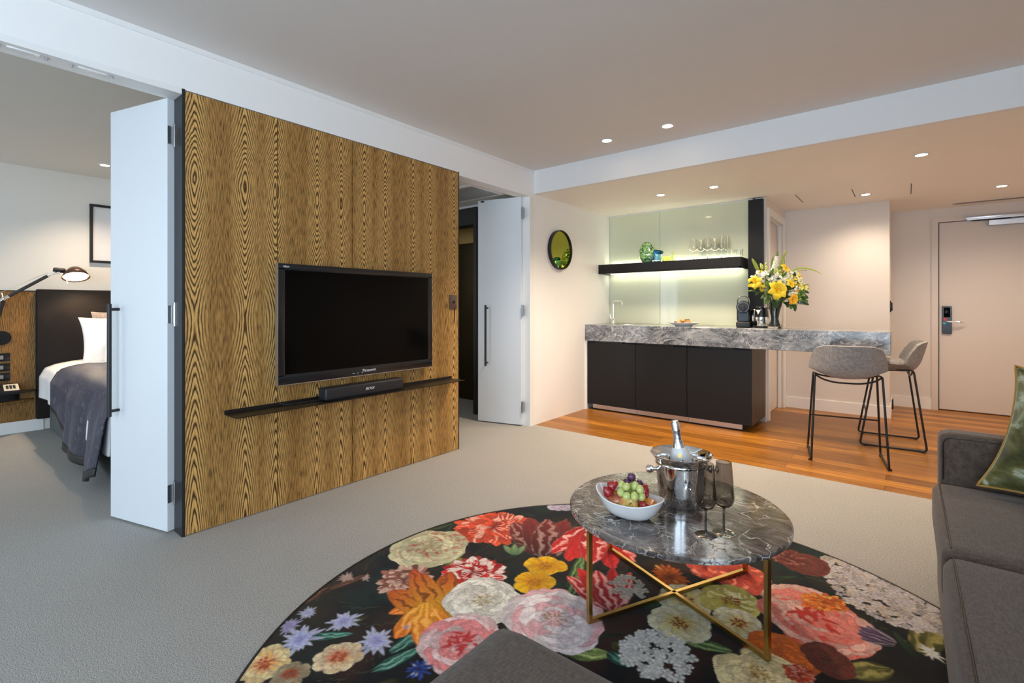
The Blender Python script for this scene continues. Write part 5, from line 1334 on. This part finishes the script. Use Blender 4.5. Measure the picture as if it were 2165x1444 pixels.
flower('alstroemeria', 'pale yellow alstroemeria cluster on the right side', 'flower', pos(.195, .365, .07), TOW + RVx * .5, .052, LEM, 'cluster')
flower('alstroemeria', 'golden alstroemeria cluster behind the left lily', 'flower', pos(-.160, .405, .09), TOW + UP * .2, .036, YEL, 'cluster')
flower('lily_buds', 'green yellow buds at the upper left of the bouquet', 'flower buds', pos(-.115, .540, .04), UP + TOW * .3, .050, BUD, 'buds')
flower('lily_buds', 'yellow buds below the white spire', 'flower buds', pos(-.020, .490, .08), UP + TOW * .8, .040, BUD, 'buds')
flower('lily', 'yellow bloom half hidden among the left white flowers', 'lily', pos(-.145, .495, .03), TOW + UP * .6, .042, YEL, 'lily')
for i, (x, y, d, s_) in enumerate(((-.185, .490, .07, .036), (-.135, .475, .09, .040), (-.075, .440, .10, .034), (-.015, .440, .11, .038), (.085, .470, .08, .040), (.120, .500, .04, .034), (.145, .440, .09, .036), (.070, .300, .13, .028), (.100, .315, .13, .026), (.175, .400, .07, .030), (.030, .420, .11, .032), (-.215, .455, .05, .032))):
    flower('white_stock', 'small cream white flower cluster in the bouquet', 'flower', pos(x, y, d), TF + RVx * x * 3, s_, WHT, 'cluster', 'white clusters in the bouquet')
def spire(label, p0, p1, n, r0, m):
    t = thing('snapdragon', label, 'flower', (VX, VY, ZT)); a, b = rel(p0), rel(p1)
    MB().tube(stem_pts(p0) + [b], .0024, 6).build('stem', STEM, t)
    mb = MB(); mg = MB()
    for i in range(n):
        k = i / (n - 1); c = a.lerp(b, k); r = r0 * (1 - .75 * k)
        for j in range(4):
            an = i * 1.1 + j * PI / 2; d = Vector((math.cos(an), math.sin(an), .35)); q = c + d * r * .55
            (mb if k < .78 else mg).ball(r * rb.uniform(.30, .42), aim(q, d) @ Matrix.Diagonal((1, .8, 1.25, 1)), 8, 6)
    mb.build('florets', m, t, 180); mg.build('tip_buds', LGREEN, t, 180)
spire('tall cream snapdragon spire rising from the bouquet', pos(-.030, .500, .04), pos(.012, .705, .03), 20, .036, WHT)
spire('small green flower spire behind upper right lily', pos(.085, .560, .0), pos(.095, .640, -.01), 9, .014, LGREEN)
spire('thin drooping flower spike reaching right from the bouquet', pos(.185, .525, .03), pos(.275, .530, .03), 12, .014, LEM)
def blade(label, pts, w, m, group=None, name='long_leaf'):
    """one long leaf on its own stalk"""
    t = thing(name, label, 'leaf', (VX, VY, ZT), 0, group); P = [rel(p) for p in pts]
    MB().tube(stem_pts(pts[0]), .0018, 6).build('stem', STEM, t)
    mb = MB(); n = len(P) - 1
    def fn(u, v):
        f = u * n; i = min(int(f), n - 1); k = f - i
        pp = [P[max(i - 1, 0)], P[i], P[i + 1], P[min(i + 2, n)]]
        c = 0.5 * (2 * pp[1] + (pp[2] - pp[0]) * k + (2 * pp[0] - 5 * pp[1] + 4 * pp[2] - pp[3]) * k * k + (3 * pp[1] - pp[0] - 3 * pp[2] + pp[3]) * k ** 3)
        tan = (P[min(i + 1, n)] - P[i]).normalized(); sd = tan.cross(TOW + UP * .2).normalized()
        return c + sd * (v - .5) * w * (math.sin(PI * (u * .92 + .08)) ** .7) + TOW * (.12 * w * (1 - (2 * v - 1) ** 2))
    mb.sheet(fn, 16, 4); mb.build('blade', m, t, 180)
blade('long green blade pointing up at the left of the bouquet', [pos(-.150, .490, .03), pos(-.190, .575, .03), pos(-.225, .640, .03)], .036, YGREEN)
blade('tall curved green blade rising right of the white spire', [pos(.035, .500, .02), pos(.050, .600, .02), pos(.090, .718, .03)], .028, YGREEN)
blade('long arching blade reaching far right of the bouquet', [pos(.120, .510, .04), pos(.190, .548, .05), pos(.290, .540, .06), pos(.405, .490, .06)], .016, YGREEN)
blade('slim green blade left of the white spire', [pos(-.035, .560, .0), pos(-.025, .620, .0), pos(-.012, .660, .0)], .014, LGREEN)
for i, (x0, y0, x1, y1, w) in enumerate(((.10, .245, .095, .175, .052), (.125, .235, .135, .155, .040), (.165, .235, .260, .215, .040), (.165, .255, .250, .250, .040), (.175, .290, .255, .275, .046), (.185, .330, .262, .320, .030), (.19, .345, .262, .360, .018), (.185, .37, .262, .395, .010), (.05, .24, .07, .19, .04),
                                      (-.20, .33, -.300, .335, .016), (-.19, .43, -.290, .400, .018), (-.16, .33, -.225, .300, .030), (-.10, .27, -.145, .215, .030), (-.04, .27, -.035, .185, .066), (-.015, .33, .030, .285, .060), (-.12, .30, -.17, .27, .03), (.03, .32, .06, .285, .05), (-.10, .44, -.125, .40, .04), (.0, .46, .02, .40, .04), (.11, .42, .13, .36, .04), (-.09, .50, -.10, .455, .03))):
    blade('dark glossy leaf at the edge of the bouquet' if i < 13 else 'dark leaf tucked between the bouquet flowers', [pos(x0, y0, .06 if i < 13 else .07), pos((x0 + x1) / 2, (y0 + y1) / 2 + .012, .09 if i < 13 else .09), pos(x1, y1, .09 if i < 13 else .08)], w, DGREEN if i % 3 else LGREEN, 'outer leaves of the bouquet' if i < 13 else 'inner leaves of the bouquet', 'leaf_spray')

def sprig(label, p, size, n, m, group):
    """a stalk with several leaves at its end"""
    t = thing('foliage_sprig', label, 'foliage', (VX, VY, ZT), 0, group); q = rel(p)
    MB().tube(stem_pts(p), .0020, 6).build('stem', STEM, t)
    mb = MB(); out = (q - Vector((0, 0, .26))).normalized()
    for i in range(n):
        d = (out * .9 + TOW * .35 + Vector((rb.uniform(-1, 1), rb.uniform(-1, 1), rb.uniform(-.8, 1)))).normalized(); L = size * rb.uniform(.7, 1.15); w = L * rb.uniform(.34, .5)
        sd = d.cross(TOW + Vector((rb.uniform(-.4, .4), rb.uniform(-.4, .4), rb.uniform(-.4, .4)))).normalized(); nr = sd.cross(d)
        o_ = q - out * size * .5 * (i / n)
        mb.sheet(lambda u, v: o_ + d * (L * u) + sd * ((v - .5) * w * math.sin(PI * min(1, u * .94 + .06)) ** .8) + nr * (L * .22 * math.sin(u * 2.4) - .3 * w * (2 * v - 1) ** 2 * .3), 8, 4)
    mb.build('leaves', m, t, 180)
for x, y, d, s_, n_ in ((-.17, .37, .05, .060, 7), (-.10, .37, .08, .060, 7), (-.02, .40, .05, .060, 7), (.05, .36, .08, .055, 7), (.12, .38, .05, .060, 7), (.17, .32, .06, .060, 7), (.13, .27, .07, .060, 7), (-.12, .31, .08, .050, 6), (.03, .29, .08, .050, 6), (-.19, .44, .02, .055, 6), (-.07, .49, .03, .055, 7), (.04, .47, .03, .055, 7), (.14, .46, .02, .055, 6), (.09, .22, .07, .050, 6), (-.05, .31, .09, .050, 6), (.0, .54, .0, .050, 6), (.19, .28, .05, .055, 6)):
    sprig('leafy green sprig filling the bouquet between its flowers', pos(x, y, d + .03), s_ * 1.15, n_ + 1, DGREEN if rb.random() < .55 else LGREEN, 'leafy sprigs in the bouquet')
for x, y, d, s_ in ((-.045, .475, .09, .036), (.045, .445, .10, .034), (.160, .500, .03, .032), (.215, .430, .04, .030), (-.165, .445, .09, .034), (-.105, .505, .05, .034), (.005, .385, .125, .028), (.125, .365, .115, .030), (.150, .240, .09, .024), (-.150, .360, .09, .026)):
    flower('white_stock', 'small cream white flower cluster in the bouquet', 'flower', pos(x, y, d), TF + RVx * x * 3, s_, WHT, 'cluster', 'white clusters in the bouquet')
for x, y, d, s_, lb in ((.140, .410, .10, .040, 'yellow alstroemeria cluster right of the middle'), (.020, .520, .05, .034, 'yellow alstroemeria cluster just right of the white spire foot'), (-.175, .375, .10, .036, 'yellow alstroemeria cluster under the left lily'), (.100, .450, .09, .032, 'yellow alstroemeria cluster below the upper right lily')):
    flower('alstroemeria', lb, 'flower', pos(x, y, d), TF + RVx * x * 3, s_, YEL if s_ > .033 else LEM, 'cluster')
